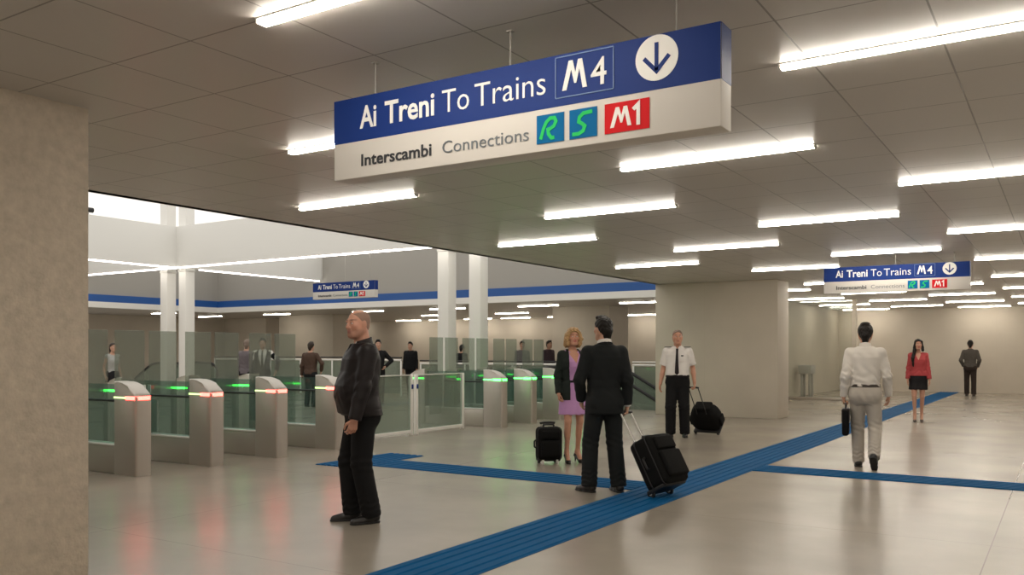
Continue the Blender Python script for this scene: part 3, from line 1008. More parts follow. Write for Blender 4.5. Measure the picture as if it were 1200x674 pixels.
        def colr(P):
            q = (P - hc) @ hr / hs
            c = np.tile(sk, (len(P), 1))
            x, y, z = np.abs(q[:, 0]), q[:, 1], q[:, 2]
            m = np.clip(1.4 - np.hypot(x / .024, (z + .0585) / .013), 0, 1) * (y > .07)
            c = c * (1 - m[:, None]) + lp * m[:, None]
            m = np.clip(1.5 - np.hypot((x - .033) / .022, (z - .036) / .006), 0, 1) * (y > .05) * .75
            c = c * (1 - m[:, None]) + np.array((.06, .04, .03)) * m[:, None]
            ch = np.exp(-(((x - .045) / .025) ** 2 + ((z + .02) / .025) ** 2)) * (y > .03) * .25
            c = c * (1 - ch[:, None] * np.array((.0, .35, .35)))
            if br:
                m = np.clip((-.035 - z) / .02, 0, 1) * (y > -.0) * (z > -.14) * br
                c = c * (1 - m[:, None] * np.array((.45, .42, .38)))
            return c
        F.mesh('body', M['skin'], s.root, s.k, colr)
        for x in (-1, 1):
            bm = bmesh.new()
            bmesh.ops.create_uvsphere(bm, u_segments=14, v_segments=10, radius=.0118 * hs * s.k, matrix=Matrix.Translation(Vector(s.hp(x * .031, .0835, .011)) * s.k))
            e = obj('eye', bm, M['eye'], s.root, True)
            bm = bmesh.new()
            bmesh.ops.create_uvsphere(bm, u_segments=12, v_segments=8, radius=.0058 * hs * s.k, matrix=Matrix.Translation(Vector(s.hp(x * .031, .0912, .011)) * s.k))
            obj('iris', bm, M['iris'], e, True)
    # ---- garments
    def garment(s, pts, m, res=None):
        lo, hi = s.bounds(pts, m)
        return Field(lo, hi, res or s.res * 1.1)
    def trousers(s, m, w=1.0, top=1.045, knee=.076, hem=.070, name='trousers'):
        pts = [V3(.2, .16 + s.fat * .6, top), V3(-.2, -.16, top)]
        for q in 'LR': pts += [s.hip[q], s.knee[q], s.ank[q] - V3(0, 0, .03)]
        F = s.garment(pts, .13)
        T = [[.795, .105, .075, -.012], [.83, .140, .100, -.012], [.87, .163, .114, -.012]] + [r for r in s.tab if .89 < r[0] < 1.2]
        F.loft(T, .02, off=.018, zlo=.795, zhi=top)
        for q, sg in (('L', -1), ('R', 1)):
            F.cone(s.hip[q] + V3(0, 0, -.01), s.knee[q], .100 * w, knee * w, .04)
            F.ell(s.hip[q] + V3(0, -.055, -.03), (.09, .075, .10), .04)
            a = s.ank[q]; ax = unit(a - s.knee[q])
            F.cone(s.knee[q], a, knee * w, hem * w, .015, clip=(a + ax * .030, ax))
        def fold(X, Y, Z):
            o = 0
            for q in 'LR':
                a, kn = s.ank[q], s.knee[q]
                m1 = np.exp(-(((Z - a[2] - .06) / .09) ** 2)) * np.exp(-(((X - a[0]) ** 2 + (Y - a[1]) ** 2) / .02))
                o = o + m1 * .0045 * np.sin(Z * 115 + np.sin(X * 55 + Y * 20) * 2.0 + Y * 40)
                m2 = np.exp(-(((Z - kn[2]) / .09) ** 2)) * np.exp(-(((X - kn[0]) ** 2 + (Y - kn[1]) ** 2) / .02))
                o = o + m2 * .004 * np.sin(Z * 95 + X * 40)
            o = o + .003 * np.sin(X * 70 + Z * 30) * np.exp(-((Z - .86) / .08) ** 2)
            return o
        F.bump(fold)
        return F.mesh(name, m, s.root, s.k)
    def top(s, name, m, off=.012, hem=1.0, neck=1.50, sleeve=1.0, arm=(.066, .055, .045), shoulder=.066, tab_add=None, front=None, fold=.004, flare=0.0, cuff=.01, fronty=.02, padk=.045, collar=False):
        pts = [V3(.2, .17 + s.fat, neck + .03), V3(-.2, -.17, hem)]
        for q in 'LR': pts += [s.sh[q], s.elb[q], s.wri[q]]
        F = s.garment(pts, .12)
        T = [list(r) for r in s.tab]
        if tab_add:
            for r in T:
                a, b, c = tab_add(r[0]); r[1] += a; r[2] += b; r[3] += c
        if hem < T[0][0]: T.insert(0, [hem, T[0][1] + flare, T[0][2] + flare, T[0][3]])
        F.loft(T, .02, p=2.35, off=off, zlo=hem, zhi=neck)
        F.cut((0, 0, hem), (0, 0, -1))
        for q, sg in (('L', -1), ('R', 1)):
            F.cone(V3(sg * .06, -.014, 1.440), s.sh[q] + V3(0, 0, -.004), .058, shoulder, padk)
            if sleeve >= 1:
                F.cone(s.sh[q], s.elb[q], arm[0], arm[1], .03)
                ax = unit(s.wri[q] - s.elb[q])
                F.cone(s.elb[q], s.wri[q], arm[1], arm[2], .02, clip=(s.wri[q] + ax * cuff, ax))
            elif sleeve > 0:
                e = s.sh[q] * (1 - sleeve) + s.elb[q] * sleeve; ax = unit(s.elb[q] - s.sh[q])
                F.cone(s.sh[q], e, arm[0], arm[1], .03, clip=(e, ax))
        # neckline
        F.cone(V3(0, -.02, neck - .03), V3(0, .0, neck + .12), .070, .10, .01, sub=True)
        if front is not None:
            sl, X, Y, Z = F.box(F.o, F.o + 99)
            wz = front(Z)
            F.D = np.maximum(F.D, -np.maximum(np.abs(X) - wz, fronty - Y))
        if fold:
            def fb(X, Y, Z):
                o = fold * .6 * np.sin(Z * 55 + X * 26 * np.sign(X) + np.sin(X * 31 + Y * 17 + Z * 9) * 2.2) * np.exp(-((Z - 1.07) / .10) ** 2)
                o = o + fold * .6 * np.sin(X * 48 + Z * 22 + np.sin(Z * 31) * .8) * np.exp(-((Z - 1.30) / .14) ** 2)
                for q in 'LR':
                    e = s.elb[q]
                    o = o + fold * .8 * np.sin(Z * 70 + Y * 60 + np.sin(X * 70 + Z * 20) * 1.5) * np.exp(-(((X - e[0]) ** 2 + (Y - e[1]) ** 2 + (Z - e[2]) ** 2) / .012))
                return o
            F.bump(fb)
        return F.mesh(name, m, s.root, s.k)
    def ring(s, name, m, z0, z1, off=.02, thick=None, tab=None):
        """a belt round the waist"""
        T = tab or s.tab
        F = s.garment([V3(.22, .2 + s.fat, z1), V3(-.22, -.2, z0)], .05, .005)
        F.loft(T, .004, p=2.3, off=off, zlo=z0, zhi=z1)
        return F.mesh(name, m, s.root, s.k)
    def collar(s, m, r=.076, z0=1.465, z1=1.530, name='collar', open_front=.02):
        F = s.garment([V3(.09, .10, z1 + .03), V3(-.09, -.12, z0)], .03, .004)
        F.cone(V3(0, -.018, z0), V3(0, -.012, z1), r + .012, r, .004, clip=((0, 0, z1), V3(0, .30, 1.0)))
        F.cut((0, 0, z0), (0, 0, -1))
        F.cone(V3(0, -.018, z0 - .02), V3(0, -.012, z1 + .06), r - .001, r - .012, .003, sub=True)
        if open_front:
            sl, X, Y, Z = F.box(F.o, F.o + 99)
            wz = open_front + (Z - z0) * .35
            F.D = np.maximum(F.D, -np.maximum(np.abs(X) - wz, .02 - Y))
        return F.mesh(name, m, s.root, s.k)
    def tie(s, m, off=.02, z0=1.03, z1=1.475, name='tie', tabf=None):
        T = np.array(s.tab)
        yf = lambda z: float(np.interp(z, T[:, 0], T[:, 2]) + np.interp(z, T[:, 0], T[:, 3])) + off
        bm = bmesh.new()
        rows = []
        n = 14
        for i in range(n + 1):
            z = z1 + (z0 - z1) * i / n
            w = .014 + .022 * (i / n) if i > 1 else (.022 if i == 0 else .018)
            if i == n: w = .004
            y = yf(z)
            rows.append([bm.verts.new(Vector((x * w, y + dy, z)) * s.k) for x, dy in ((-1, 0), (0, .006), (1, 0))] + [bm.verts.new(Vector((0, y - .012, z)) * s.k)])
        for a, b in zip(rows, rows[1:]):
            for i in range(4):
                bm.faces.new((a[i], a[(i + 1) % 4], b[(i + 1) % 4], b[i]))
        bm.faces.new(rows[0]); bm.faces.new(rows[-1][::-1])
        return obj(name, bm, m, s.root, True)
    def skirt(s, m, z0, z1, w=(.0, .0), name='skirt', off=.016, hem=None):
        T = [list(r) for r in s.tab if r[0] > z0]
        h = hem or (.17, .125)
        T = [[z0, h[0], h[1], -.008]] + T
        F = s.garment([V3(.22, .2, z1), V3(-.22, -.2, z0)], .06)
        F.loft(T, .01, off=off, zlo=z0, zhi=z1)
        F.bump(lambda X, Y, Z: .004 * np.sin(X * 60 + Z * 12) * np.clip((.95 - Z) / .3, 0, 1))
        return F.mesh(name, m, s.root, s.k)
    def shoes(s, m, sole=None, heel=False, name='shoe'):
        for q, sg in (('L', -1), ('R', 1)):
            a = s.ank[q]
            R = rotz(s.fyaw[q]) @ rotx(-s.fpit[q])
            fp = lambda x, y, z: a + R @ V3(x, y, z)
            up = R @ V3(0, 0, 1)
            F = Field(a - .24, a + .24, .0045 if s.res < .008 else .006)
            base = -.085 - s.heel
            if not heel:
                F.cone(fp(0, -.035, -.042), fp(0, .03, -.045), .042, .040, .02)
                F.cone(fp(0, .02, -.050), fp(0, .145, -.062), .043, .030, .02)
                F.cone(fp(0, .10, -.062), fp(-sg * .006, .160, -.067), .037, .022, .02)
                F.cone(fp(0, -.03, -.03), fp(0, -.02, .0), .040, .038, .02)
                F.cut(fp(0, 0, base + .010), -up)
                sh = F.mesh(name, m, s.root, s.k)
                F = Field(a - .24, a + .24, .0045 if s.res < .008 else .006)
                F.cone(fp(0, -.035, -.07), fp(0, .03, -.07), .045, .042, .02)
                F.cone(fp(0, .02, -.07), fp(0, .145, -.07), .045, .034, .02)
                F.cone(fp(0, .10, -.07), fp(-sg * .006, .163, -.07), .041, .026, .02)
                F.cut(fp(0, 0, base), -up); F.cut(fp(0, 0, base + .016), up)
                F.mesh('sole', sole or m, sh, s.k)
            else:
                F.cone(fp(0, .085, base + .026), fp(0, .145, base + .016), .034, .018, .02)
                F.cone(fp(0, .085, base + .026), fp(0, -.05, -.062), .032, .029, .02)
                F.cone(fp(0, -.03, -.045), fp(0, -.05, -.062), .030, .029, .01)
                F.cut(fp(0, 0, base), -up)
                n = R @ unit(V3(0, .35, 1))
                F.cut(fp(0, .02, -.045), n)
                sh = F.mesh(name, m, s.root, s.k)
                F = Field(a - .2, a + .2, .004)
                F.cone(fp(0, -.055, -.07), fp(0, -.062, base + .006), .016, .0065, .004)
                F.cut(fp(0, 0, base), -up)
                F.mesh('heel', m, sh, s.k)
    def hair(s, m, style='short', name='hair', thick=.010):
        pts = [s.hp(0, 0, .15), s.hp(.12, .1, 0), s.hp(-.12, -.14, 0), s.hp(0, 0, -.1)]
        if style in ('long', 'curly', 'pony'): pts += [s.hp(0, -.16, -.38 if style == 'long' else -.22), s.hp(.17, 0, -.05), s.hp(-.17, 0, -.05), V3(.16, .16, 1.15 if style == 'long' else 1.4)]
        F = s.garment(pts, .05, .0045 if s.res < .008 else .007)
        E = lambda c, r, k=.02, sub=False: F.ell(s.hp(*c), [v * s.hs for v in r], k, s.hr, sub)
        E((0, -.014, .038), (.076 + thick, .096 + thick, .085 + thick))
        E((0, -.045, -.015), (.064 + thick * .4, .056 + thick * .5, .06), .02)
        def plane(p, n):
            F.cut(s.hp(*p), s.hr @ unit(V3(*n)))
        if style == 'short':
            plane((0, .078, .078), (0, .67, -.72))
            plane((0, -.06, -.085), (0, 0, -1))
            E((0, .035, .125), (.055, .06, .020), .03)
            F.cone(s.hp(0, -.085, -.02), s.hp(0, -.066, -.085), .050, .040, .02)
        elif style == 'bald':
            plane((0, .03, .040), (0, .80, -.60))
            plane((0, -.06, -.075), (0, 0, -1))
            E((0, .02, .16), (.075, .11, .075), .01, True)
        elif style == 'buzz':
            plane((0, .066, .082), (0, .70, -.70))
            plane((0, -.06, -.08), (0, 0, -1))
        else:
            plane((0, .080, .078), (0, .62, -.78)) if style != 'pony' else plane((0, .074, .080), (0, .66, -.75))
            if style == 'curly':
                for x in (-1, 1):
                    for (p0, p1, r0, r1) in (((.072, .03, .06), (.098, .03, -.02), .028, .034), ((.098, .03, -.02), (.085, .035, -.10), .034, .028), ((.07, -.06, .04), (.09, -.06, -.10), .045, .040), ((.04, .05, .10), (.085, .045, .045), .026, .024)):
                        F.cone(s.hp(x * p0[0], *p0[1:]), s.hp(x * p1[0], *p1[1:]), r0, r1, .02)
                F.cone(s.hp(0, -.09, .03), s.hp(0, -.10, -.12), .07, .06, .03)
                E((0, -.01, .115), (.07, .08, .03), .03)
                F.bump(lambda X, Y, Z: .006 * np.sin(X * 120 + np.sin(Z * 70) * 2) * np.sin(Z * 105 + Y * 60))
            elif style == 'long':
                for x, L in ((1, 1.0), (-1, .55)):
                    F.cone(s.hp(x * .066, .035, .07), s.hp(x * .082, .02, -.06), .024, .030, .02)
                    F.cone(s.hp(x * .082, .02, -.06), s.hp(x * .085, .045, -.13), .030, .032, .02)
                    if L > .9:
                        F.cone(s.hp(x * .085, .045, -.13), V3(x * .11, .125, 1.36), .034, .036, .02)
                        F.cone(V3(x * .11, .125, 1.36), V3(x * .105, .13, 1.18), .036, .016, .02)
                F.cone(s.hp(0, -.08, .0), s.hp(.02, -.115, -.20), .075, .06, .03)
                F.cone(s.hp(.02, -.115, -.20), s.hp(.03, -.12, -.36), .06, .03, .03)
                F.bump(lambda X, Y, Z: .003 * np.sin(X * 160 + np.sin(Z * 25) * 3 + Y * 40))
            elif style == 'pony':
                F.cone(s.hp(0, -.10, .05), s.hp(0, -.15, .01), .025, .030, .01)
                F.cone(s.hp(0, -.15, .01), s.hp(0, -.155, -.17), .032, .012, .01)
        if style in ('short', 'buzz'):
            F.bump(lambda X, Y, Z: .0030 * np.sin(X * 150 + Y * 60 + np.sin(Z * 60)) * np.sin(Y * 130 + Z * 110))
        return F.mesh(name, m, s.root, s.k)
    def nub(s, name, lo, hi, m, bev=.004, parent=None):
        return box(name, [v * s.k for v in lo], [v * s.k for v in hi], m, parent or s.root, bev)

# fabrics
FB = {}
def fab(k, c, r=.8, **kw):
    FB[k] = mat(k, c, r, spec=kw.pop('spec', .25), bump=kw.pop('bump', .12), bscale=kw.pop('bscale', 220), **kw)
    return FB[k]
fab('black_leather', (.012, .009, .010), .48, spec=.25, bump=.10, bscale=60)
fab('black_cloth', (.007, .007, .008), .85)
fab('charcoal_suit', (.011, .013, .014), .85)
fab('black_shoe_leather', (.010, .009, .009), .35, spec=.5)
fab('white_shirt', (.72, .69, .66), .8)
fab('cream_shirt', (.66, .62, .57), .8)
fab('light_grey_trousers', (.44, .40, .35), .85)
fab('brown_belt', (.05, .04, .032), .5)
fab('lilac_dress', (.50, .27, .52), .7)
fab('dark_green_blazer', (.012, .018, .015), .75)
fab('red_blouse', (.42, .06, .065), .65)
fab('black_skirt', (.010, .009, .011), .7)
fab('dark_brown_trousers', (.030, .021, .017), .8)
fab('grey_jacket', (.085, .075, .065), .85, var=.5, vscale=60)
fab('brown_jacket', (.075, .045, .032), .8)
fab('grey_tank', (.36, .36, .34), .8)
fab('plum_coat', (.055, .035, .045), .8)
fab('grey_shirt', (.16, .155, .15), .8)
fab('mauve_jacket', (.14, .12, .13), .8)
fab('blond_hair', (.40, .25, .115), .55, bump=.3, bscale=120)
fab('black_hair', (.010, .008, .007), .45, bump=.3, bscale=120)
fab('brown_hair', (.03, .02, .014), .5, bump=.3, bscale=120)
fab('grey_hair', (.20, .15, .12), .7, bump=.3, bscale=160)
fab('grey_stubble', (.30, .19, .145), .75, bump=.2, bscale=260)
fab('bag_nylon', (.007, .007, .007), .8, spec=.12, bump=.2, bscale=300)
fab('wine_tie', (.018, .011, .014), .6)
fab('brown_shoe_leather', (.035, .02, .014), .4, spec=.5)

def at(px, d):
    """point on the floor straight below picture column px at depth d"""
    p = CF * d + CR * ((px - 600) / 1020 * d)
    return (p.x, p.y)
def facing(right, away):
    v = CR * right + CF * away
    return (v.x, v.y)
# ------------------------------------------------------------------ luggage
def suitcase(lab, W, G, w, dp, h, group=None, duffel=False, front=None, handle_mat=None):
    """wheels stand at W; the pulled-out handle ends at G (None: handle pushed in, case upright)"""
    W = Vector((W[0], W[1], 0))
    if G is None:
        z = Vector((0, 0, 1)); y = Vector((front[0], front[1], 0)).normalized(); HL = h + .10
    else:
        z = G - W; HL = z.length; z.normalize()
        l = Vector((z.x, z.y, 0)).normalized()
        y = (-l + z * l.dot(z)).normalized()
    x = y.cross(z)
    t = empty('suitcase', W)
    t.rotation_euler = Matrix((x, y, z)).transposed().to_euler()
    tag(t, lab, 'suitcase', group)
    nm = M['bag_nylon'] if 'bag_nylon' in M else FB['bag_nylon']
    y0 = .0
    bm = bmesh.new()
    if duffel:
        secs = [(.07, .86, .80), (.12, 1.0, .98), (.20, 1.06, 1.06), (.32, 1.04, 1.05), (.40, .96, .98), (.47, .82, .80), (.50, .60, .55)]
        sc = h / .50
        rings = []
        n = 32
        for (zz, a, b) in secs:
            r = []
            for k in range(n):
                an = 2 * PI * k / n
                c, s_ = math.cos(an), math.sin(an)
                q = 1 / ((abs(c) ** 4 + abs(s_) ** 4) ** .25)
                r.append(bm.verts.new((w / 2 * a * c * q, y0 + dp / 2 + dp / 2 * b * s_ * q, zz * sc)))
            rings.append(r)
        for A, B in zip(rings, rings[1:]):
            for k in range(n): bm.faces.new((A[k], A[(k + 1) % n], B[(k + 1) % n], B[k]))
        bm.faces.new(rings[0][::-1]); bm.faces.new(rings[-1])
    else:
        bx(bm, (-w / 2, y0, .05), (w / 2, y0 + dp, .05 + h), .055, 5)
    obj('shell', bm, nm, t, True)
    if duffel:
        box('front_pocket', (-w * .36, y0 + dp * .98, .14), (w * .36, y0 + dp * 1.10, h * .66), nm, t, .03, 4)
        box('side_pocket', (w * .50, y0 + dp * .2, .14), (w * .585, y0 + dp * .8, h * .62), nm, t, .025, 4)
        box('side_pocket', (-w * .585, y0 + dp * .2, .14), (-w * .50, y0 + dp * .8, h * .62), nm, t, .025, 4)
        box('top_pouch', (-w * .30, y0 + dp * .15, h * .94), (w * .30, y0 + dp * .85, h * 1.10), nm, t, .03, 4)
    else:
        box('front_pocket', (-w * .40, y0 + dp - .01, .10), (w * .40, y0 + dp + .045, .05 + h * .62), nm, t, .025, 4)
        box('front_pocket', (-w * .38, y0 + dp - .01, .05 + h * .66), (w * .38, y0 + dp + .03, .05 + h * .92), nm, t, .018, 4)
        for (ya, rr) in ((y0 + dp * .30, .007), (y0 + dp * .80, .006)):
            bm = bmesh.new()
            q = fillet([(0, ya, .048 + h), (w / 2 + .002, ya, .052 + h), (w / 2 + .002, ya, .05), (-w / 2 - .002, ya, .05), (-w / 2 - .002, ya, .052 + h), (0, ya, .052 + h)], .055, 6)
            tube(bm, q, rr, 8)
            obj('piping', bm, M['dark'], t, True)
        bm = bmesh.new()
        tube(bm, fillet([(w / 2, y0 + dp * .5, .05 + h * .38), (w / 2 + .035, y0 + dp * .5, .05 + h * .40), (w / 2 + .035, y0 + dp * .5, .05 + h * .60), (w / 2, y0 + dp * .5, .05 + h * .62)], .03, 5), .011, 8)
        obj('side_handle', bm, M['dark'], t, True)
        bm = bmesh.new()
        tube(bm, fillet([(-.07, y0 + dp * .45, .05 + h), (-.07, y0 + dp * .45, .085 + h), (.07, y0 + dp * .45, .085 + h), (.07, y0 + dp * .45, .05 + h)], .03, 5), .012, 8)
        obj('carry_handle', bm, M['dark'], t, True)
    box('kick_plate', (-w / 2 + .01, y0 - .012, .035), (w / 2 - .01, y0 + dp * .75, .075), M['dark'], t, .012)
    for s in (-1, 1):
        bm = bmesh.new()
        bmesh.ops.create_cone(bm, cap_ends=True, segments=20, radius1=.04, radius2=.04, depth=.028, matrix=Matrix.Translation((s * (w / 2 - .045), y0 + .012, .04)) @ Matrix.Rotation(PI / 2, 4, 'Y'))
        wh = obj('wheel', bm, M['dark'], t, True)
        bm = bmesh.new()
        bmesh.ops.create_cone(bm, cap_ends=True, segments=16, radius1=.018, radius2=.018, depth=.034, matrix=Matrix.Translation((s * (w / 2 - .045), y0 + .012, .04)) @ Matrix.Rotation(PI / 2, 4, 'Y'))
        obj('hub', bm, M['metal_lite'], wh, True)
        if G is None:
            box('foot', (s * w * .3 - .015, y0 + dp - .05, 0), (s * w * .3 + .015, y0 + dp - .02, .06), M['metal_lite'], t, .004)
        if HL > .05 + h + .02:
            bm = bmesh.new(); tube(bm, [(s * .085, y0 + .03, .03 + h * .6), (s * .085, y0 + .012 if G else y0 + .03, HL)], .0085, 10)
            obj('handle_rod', bm, handle_mat or M['steel'], t, True)
    yg = 0.012 if G else y0 + .03
    bm = bmesh.new(); tube(bm, [(-.10, yg, HL), (-.05, yg, HL + .006), (.05, yg, HL + .006), (.10, yg, HL)], [.014, .017, .017, .014], 12)
    obj('grip', bm, M['dark'], t, True)
    return t

# ------------------------------------------------------------------ the people near the camera
# bald man in the black jacket, waiting
p = Person('bald man in black jacket and trousers standing alone by the gates looking left', at(423, 7.42), facing(-.90, -.42), H=1.80, res=.005, fat=.045,
           arms={'L': dict(wrist=(-.245, .12, .875), curl=.5, pole=(-.25, -1, -.1), dir=(.05, .25, -1)), 'R': dict(wrist=(.235, -.01, .88), curl=.4)},
           legs={'L': dict(ankle=(-.10, -.06, .085)), 'R': dict(ankle=(.09, .05, .085))}, head=(.42, -.02), skin=(.56, .29, .205), beard=.35)
p.trousers(FB['black_cloth'], 1.04, knee=.084, hem=.078)
p.shoes(FB['black_shoe_leather'], M['dark'])
p.top('shirt', FB['white_shirt'], .012, hem=1.0, fold=0)
p.top('jacket', FB['black_leather'], .034, hem=.915, arm=(.074, .066, .054), shoulder=.068, fold=.0045, tab_add=lambda z: (.012, .02, .012) if z < 1.2 else (.004, .006, 0), front=lambda Z: np.clip((Z - 1.42) * .5, 0, .1) - .002, fronty=.03)
p.ring('waistband', FB['black_leather'], .90, .955, .044)
p.collar(FB['black_leather'], .082, 1.455, 1.535, 'jacket_collar', .03)
p.collar(FB['white_shirt'], .072, 1.46, 1.532, 'shirt_collar', .008)
p.hair(FB['grey_stubble'], 'bald', thick=.003)

# man in the charcoal suit, seen from behind, holding the suitcase handle
p = Person('dark haired man in charcoal suit seen from behind, holding a tilted suitcase', at(708, 9.02), facing(-.22, .97), H=1.80, res=.005,
           arms={'R': dict(wrist=(.235, -.04, .885), curl=1.05, palm=(-1, .3, 0), dir=(0, .05, -1)), 'L': dict(wrist=(-.20, .14, .93), pole=(-.8, -.8, 0), curl=.5)},
           legs={'L': dict(ankle=(-.16, .0, .085), yaw=.55), 'R': dict(ankle=(.13, -.07, .085), yaw=.05)}, head=(.30, 0), skin=(.52, .30, .21))
p.trousers(FB['charcoal_suit'], 1.02, knee=.082, hem=.080)
p.shoes(FB['black_shoe_leather'], M['dark'])
p.top('shirt', FB['white_shirt'], .010, hem=1.0, arm=(.058, .048, .040), fold=0)
p.top('suit_jacket', FB['charcoal_suit'], .026, hem=.80, arm=(.069, .060, .052), shoulder=.066, fold=.004, flare=.015, front=lambda Z: np.clip((Z - 1.10) * .35, 0, .12) - .002, fronty=.03, cuff=-.01)
p.collar(FB['charcoal_suit'], .086, 1.45, 1.510, 'lapel_collar', .05)
p.collar(FB['white_shirt'], .072, 1.47, 1.545, 'shirt_collar', .012)
p.tie(FB['wine_tie'], .020)
p.hair(FB['black_hair'], 'short', thick=.011)
G = p.grip('R')
suitcase('big black suitcase tilted on its wheels, pulled by the man in charcoal suit', (-3.42, 8.15), G, .40, .29, .52, 'black suitcases', handle_mat=M['metal_lite'])

# blonde woman in lilac dress
p = Person('blonde woman in lilac dress and dark blazer facing the suited man', at(671, 11.35), facing(.30, -.95), H=1.74, fem=True, res=.005, feet_heel=.075,
           arms={'R': dict(wrist=(.225, .05, .89), curl=.6), 'L': dict(wrist=(-.10, .25, 1.17), pole=(-.8, -.7, -.8), curl=.7, dir=(.35, .35, .8), palm=(.3, -.9, 0))},
           legs={'R': dict(ankle=(.095, .02, .085), yaw=-.1), 'L': dict(ankle=(-.085, -.03, .085), yaw=.15)}, head=(-.12, .08), skin=(.52, .27, .18), lips=(.42, .10, .10))
p.shoes(FB['black_shoe_leather'], heel=True)
p.skirt(FB['lilac_dress'], .60, 1.08, name='dress_skirt', hem=(.178, .135))
p.top('dress_top', FB['lilac_dress'], .010, hem=1.03, neck=1.46, sleeve=.0, fold=.003, front=lambda Z: np.clip((Z - 1.30) * .55, 0, .12) - .002, fronty=.05)
p.top('blazer', FB['dark_green_blazer'], .024, hem=.80, arm=(.062, .054, .046), shoulder=.056, fold=.005, flare=.02, front=lambda Z: np.where(Z < 1.08, .075, .075 + .02 * np.sin((Z - 1.08) * 8)) + Z * 0, fronty=-.01, cuff=-.005)
p.ring('belt', FB['black_skirt'], 1.04, 1.075, .020)
p.hair(FB['blond_hair'], 'curly', thick=.020)
suitcase('small black upright suitcase standing beside the blonde woman', (-5.72, 9.82), None, .31, .21, .42, 'black suitcases', front=(CR * .2 - CF))

# man in short sleeved white shirt and black tie
p = Person('man in short sleeved white shirt and black tie, pulling a black bag', at(794, 14.75), facing(-.25, -.97), H=1.81, res=.006, fat=.03,
           arms={'R': dict(wrist=(.28, .05, .885), curl=.4), 'L': dict(wrist=(-.275, -.03, .90), curl=1.0, palm=(1, .2, 0), dir=(0, .05, -1))},
           legs={'R': dict(ankle=(.115, .0, .085)), 'L': dict(ankle=(-.115, -.06, .085))}, head=(.15, 0), skin=(.53, .28, .19))
p.trousers(FB['black_cloth'], 1.05, knee=.086, hem=.080)
p.shoes(FB['black_shoe_leather'], M['dark'])
p.top('shirt', FB['white_shirt'], .020, hem=1.005, sleeve=.80, arm=(.072, .074, .05), shoulder=.064, fold=.006, tab_add=lambda z: (.008, .010, 0) if 1.0 < z < 1.2 else (.004, 0, 0), front=lambda Z: np.clip((Z - 1.46) * .6, 0, .1) - .002, fronty=.03)
p.ring('belt', FB['black_skirt'], 1.0, 1.04, .030)
p.collar(FB['white_shirt'], .070, 1.465, 1.530, 'collar', .012)
p.tie(FB['wine_tie'], .036, 1.04)
for s_ in (-1, 1):
    p.nub('epaulette', (min(s_ * .10, s_ * .215), -.03, 1.495), (max(s_ * .10, s_ * .215), .025, 1.507), FB['mauve_jacket'])
p.nub('breast_pocket', (-.115, .146, 1.26), (-.045, .158, 1.34), FB['white_shirt'])
p.nub('name_badge', (-.105, .150, 1.345), (-.065, .162, 1.365), FB['charcoal_suit'])
p.hair(FB['grey_hair'], 'buzz', thick=.006)
G = p.grip('L')
suitcase('black wheeled holdall trailed by the man with black tie, before the pillar', at(829, 15.25), G, .50, .30, .50, 'black suitcases', duffel=True, handle_mat=M['dark'])

# man in white shirt and pale grey trousers, walking away
p = Person('man in white shirt and pale grey trousers walking away, carrying a dark case', at(1014, 10.85), facing(.38, .92), H=1.79, res=.005,
           arms={'L': dict(wrist=(-.25, -.01, .885), curl=1.05, palm=(1, .1, 0), dir=(0, .05, -1)), 'R': dict(wrist=(.265, .10, .895), curl=.45, pole=(.5, -1, 0))},
           legs={'L': dict(ankle=(-.08, .10, .085), yaw=.1), 'R': dict(ankle=(.10, -.27, .175), yaw=-.12, pitch=.80)}, head=(.0, 0), skin=(.50, .27, .18))
p.trousers(FB['light_grey_trousers'], 1.0, knee=.080, hem=.070)
p.shoes(FB['black_shoe_leather'], M['dark'])
p.top('shirt', FB['cream_shirt'], .018, hem=1.01, arm=(.064, .058, .046), shoulder=.060, fold=.008, tab_add=lambda z: (.007, .008, -.002) if 1.0 < z < 1.16 else (.002, 0, 0), cuff=.0)
p.ring('belt', FB['brown_belt'], 1.0, 1.04, .024)
p.collar(FB['cream_shirt'], .068, 1.47, 1.535, 'collar', .012)
p.hair(FB['black_hair'], 'short', thick=.014)
G = p.grip('L')
t = tag(empty('briefcase', (G.x, G.y, G.z), p.root.rotation_euler.z), 'slim dark case carried by the man in pale grey trousers', 'briefcase')
bm = bmesh.new(); bx(bm, (-.04, -.19, -.40), (.04, .19, -.07), .03, 4); obj('body', bm, FB['bag_nylon'], t, True)
box('flap', (-.046, -.18, -.24), (.046, .18, -.064), FB['black_leather'], t, .02, 3)
bm = bmesh.new(); tube(bm, fillet([(0, -.10, -.10), (0, -.085, .0), (0, .085, .0), (0, .10, -.10)], .04, 6), .010, 10); obj('handle', bm, M['dark'], t, True)
box('buckle', (.041, -.02, -.25), (.052, .02, -.22), M['metal'], t, .003)

# woman in red blouse
p = Person('woman with long dark hair in red blouse and black skirt walking nearer', at(1076, 17.95), facing(-.40, -.92), H=1.70, fem=True, res=.006, feet_heel=.07,
           arms={'R': dict(wrist=(.215, .03, .875), curl=.3), 'L': dict(wrist=(-.225, .04, .875), curl=.3)},
           legs={'R': dict(ankle=(.07, .05, .085), yaw=-.05), 'L': dict(ankle=(-.07, -.09, .09), yaw=.05, pitch=.08)}, head=(.12, 0), skin=(.55, .30, .21), lips=(.45, .08, .08))
p.shoes(FB['brown_shoe_leather'], heel=True)
p.skirt(FB['black_skirt'], .655, 1.05, hem=(.185, .135))
p.top('blouse', FB['red_blouse'], .022, hem=.965, neck=1.47, arm=(.056, .052, .052), shoulder=.052, fold=.006, front=lambda Z: np.clip((Z - 1.30) * .40, 0, .1) - .002, fronty=.05, cuff=-.02, tab_add=lambda z: (.014, .014, 0) if z < 1.2 else (.0, 0, 0))
p.hair(FB['black_hair'], 'long', thick=.012)

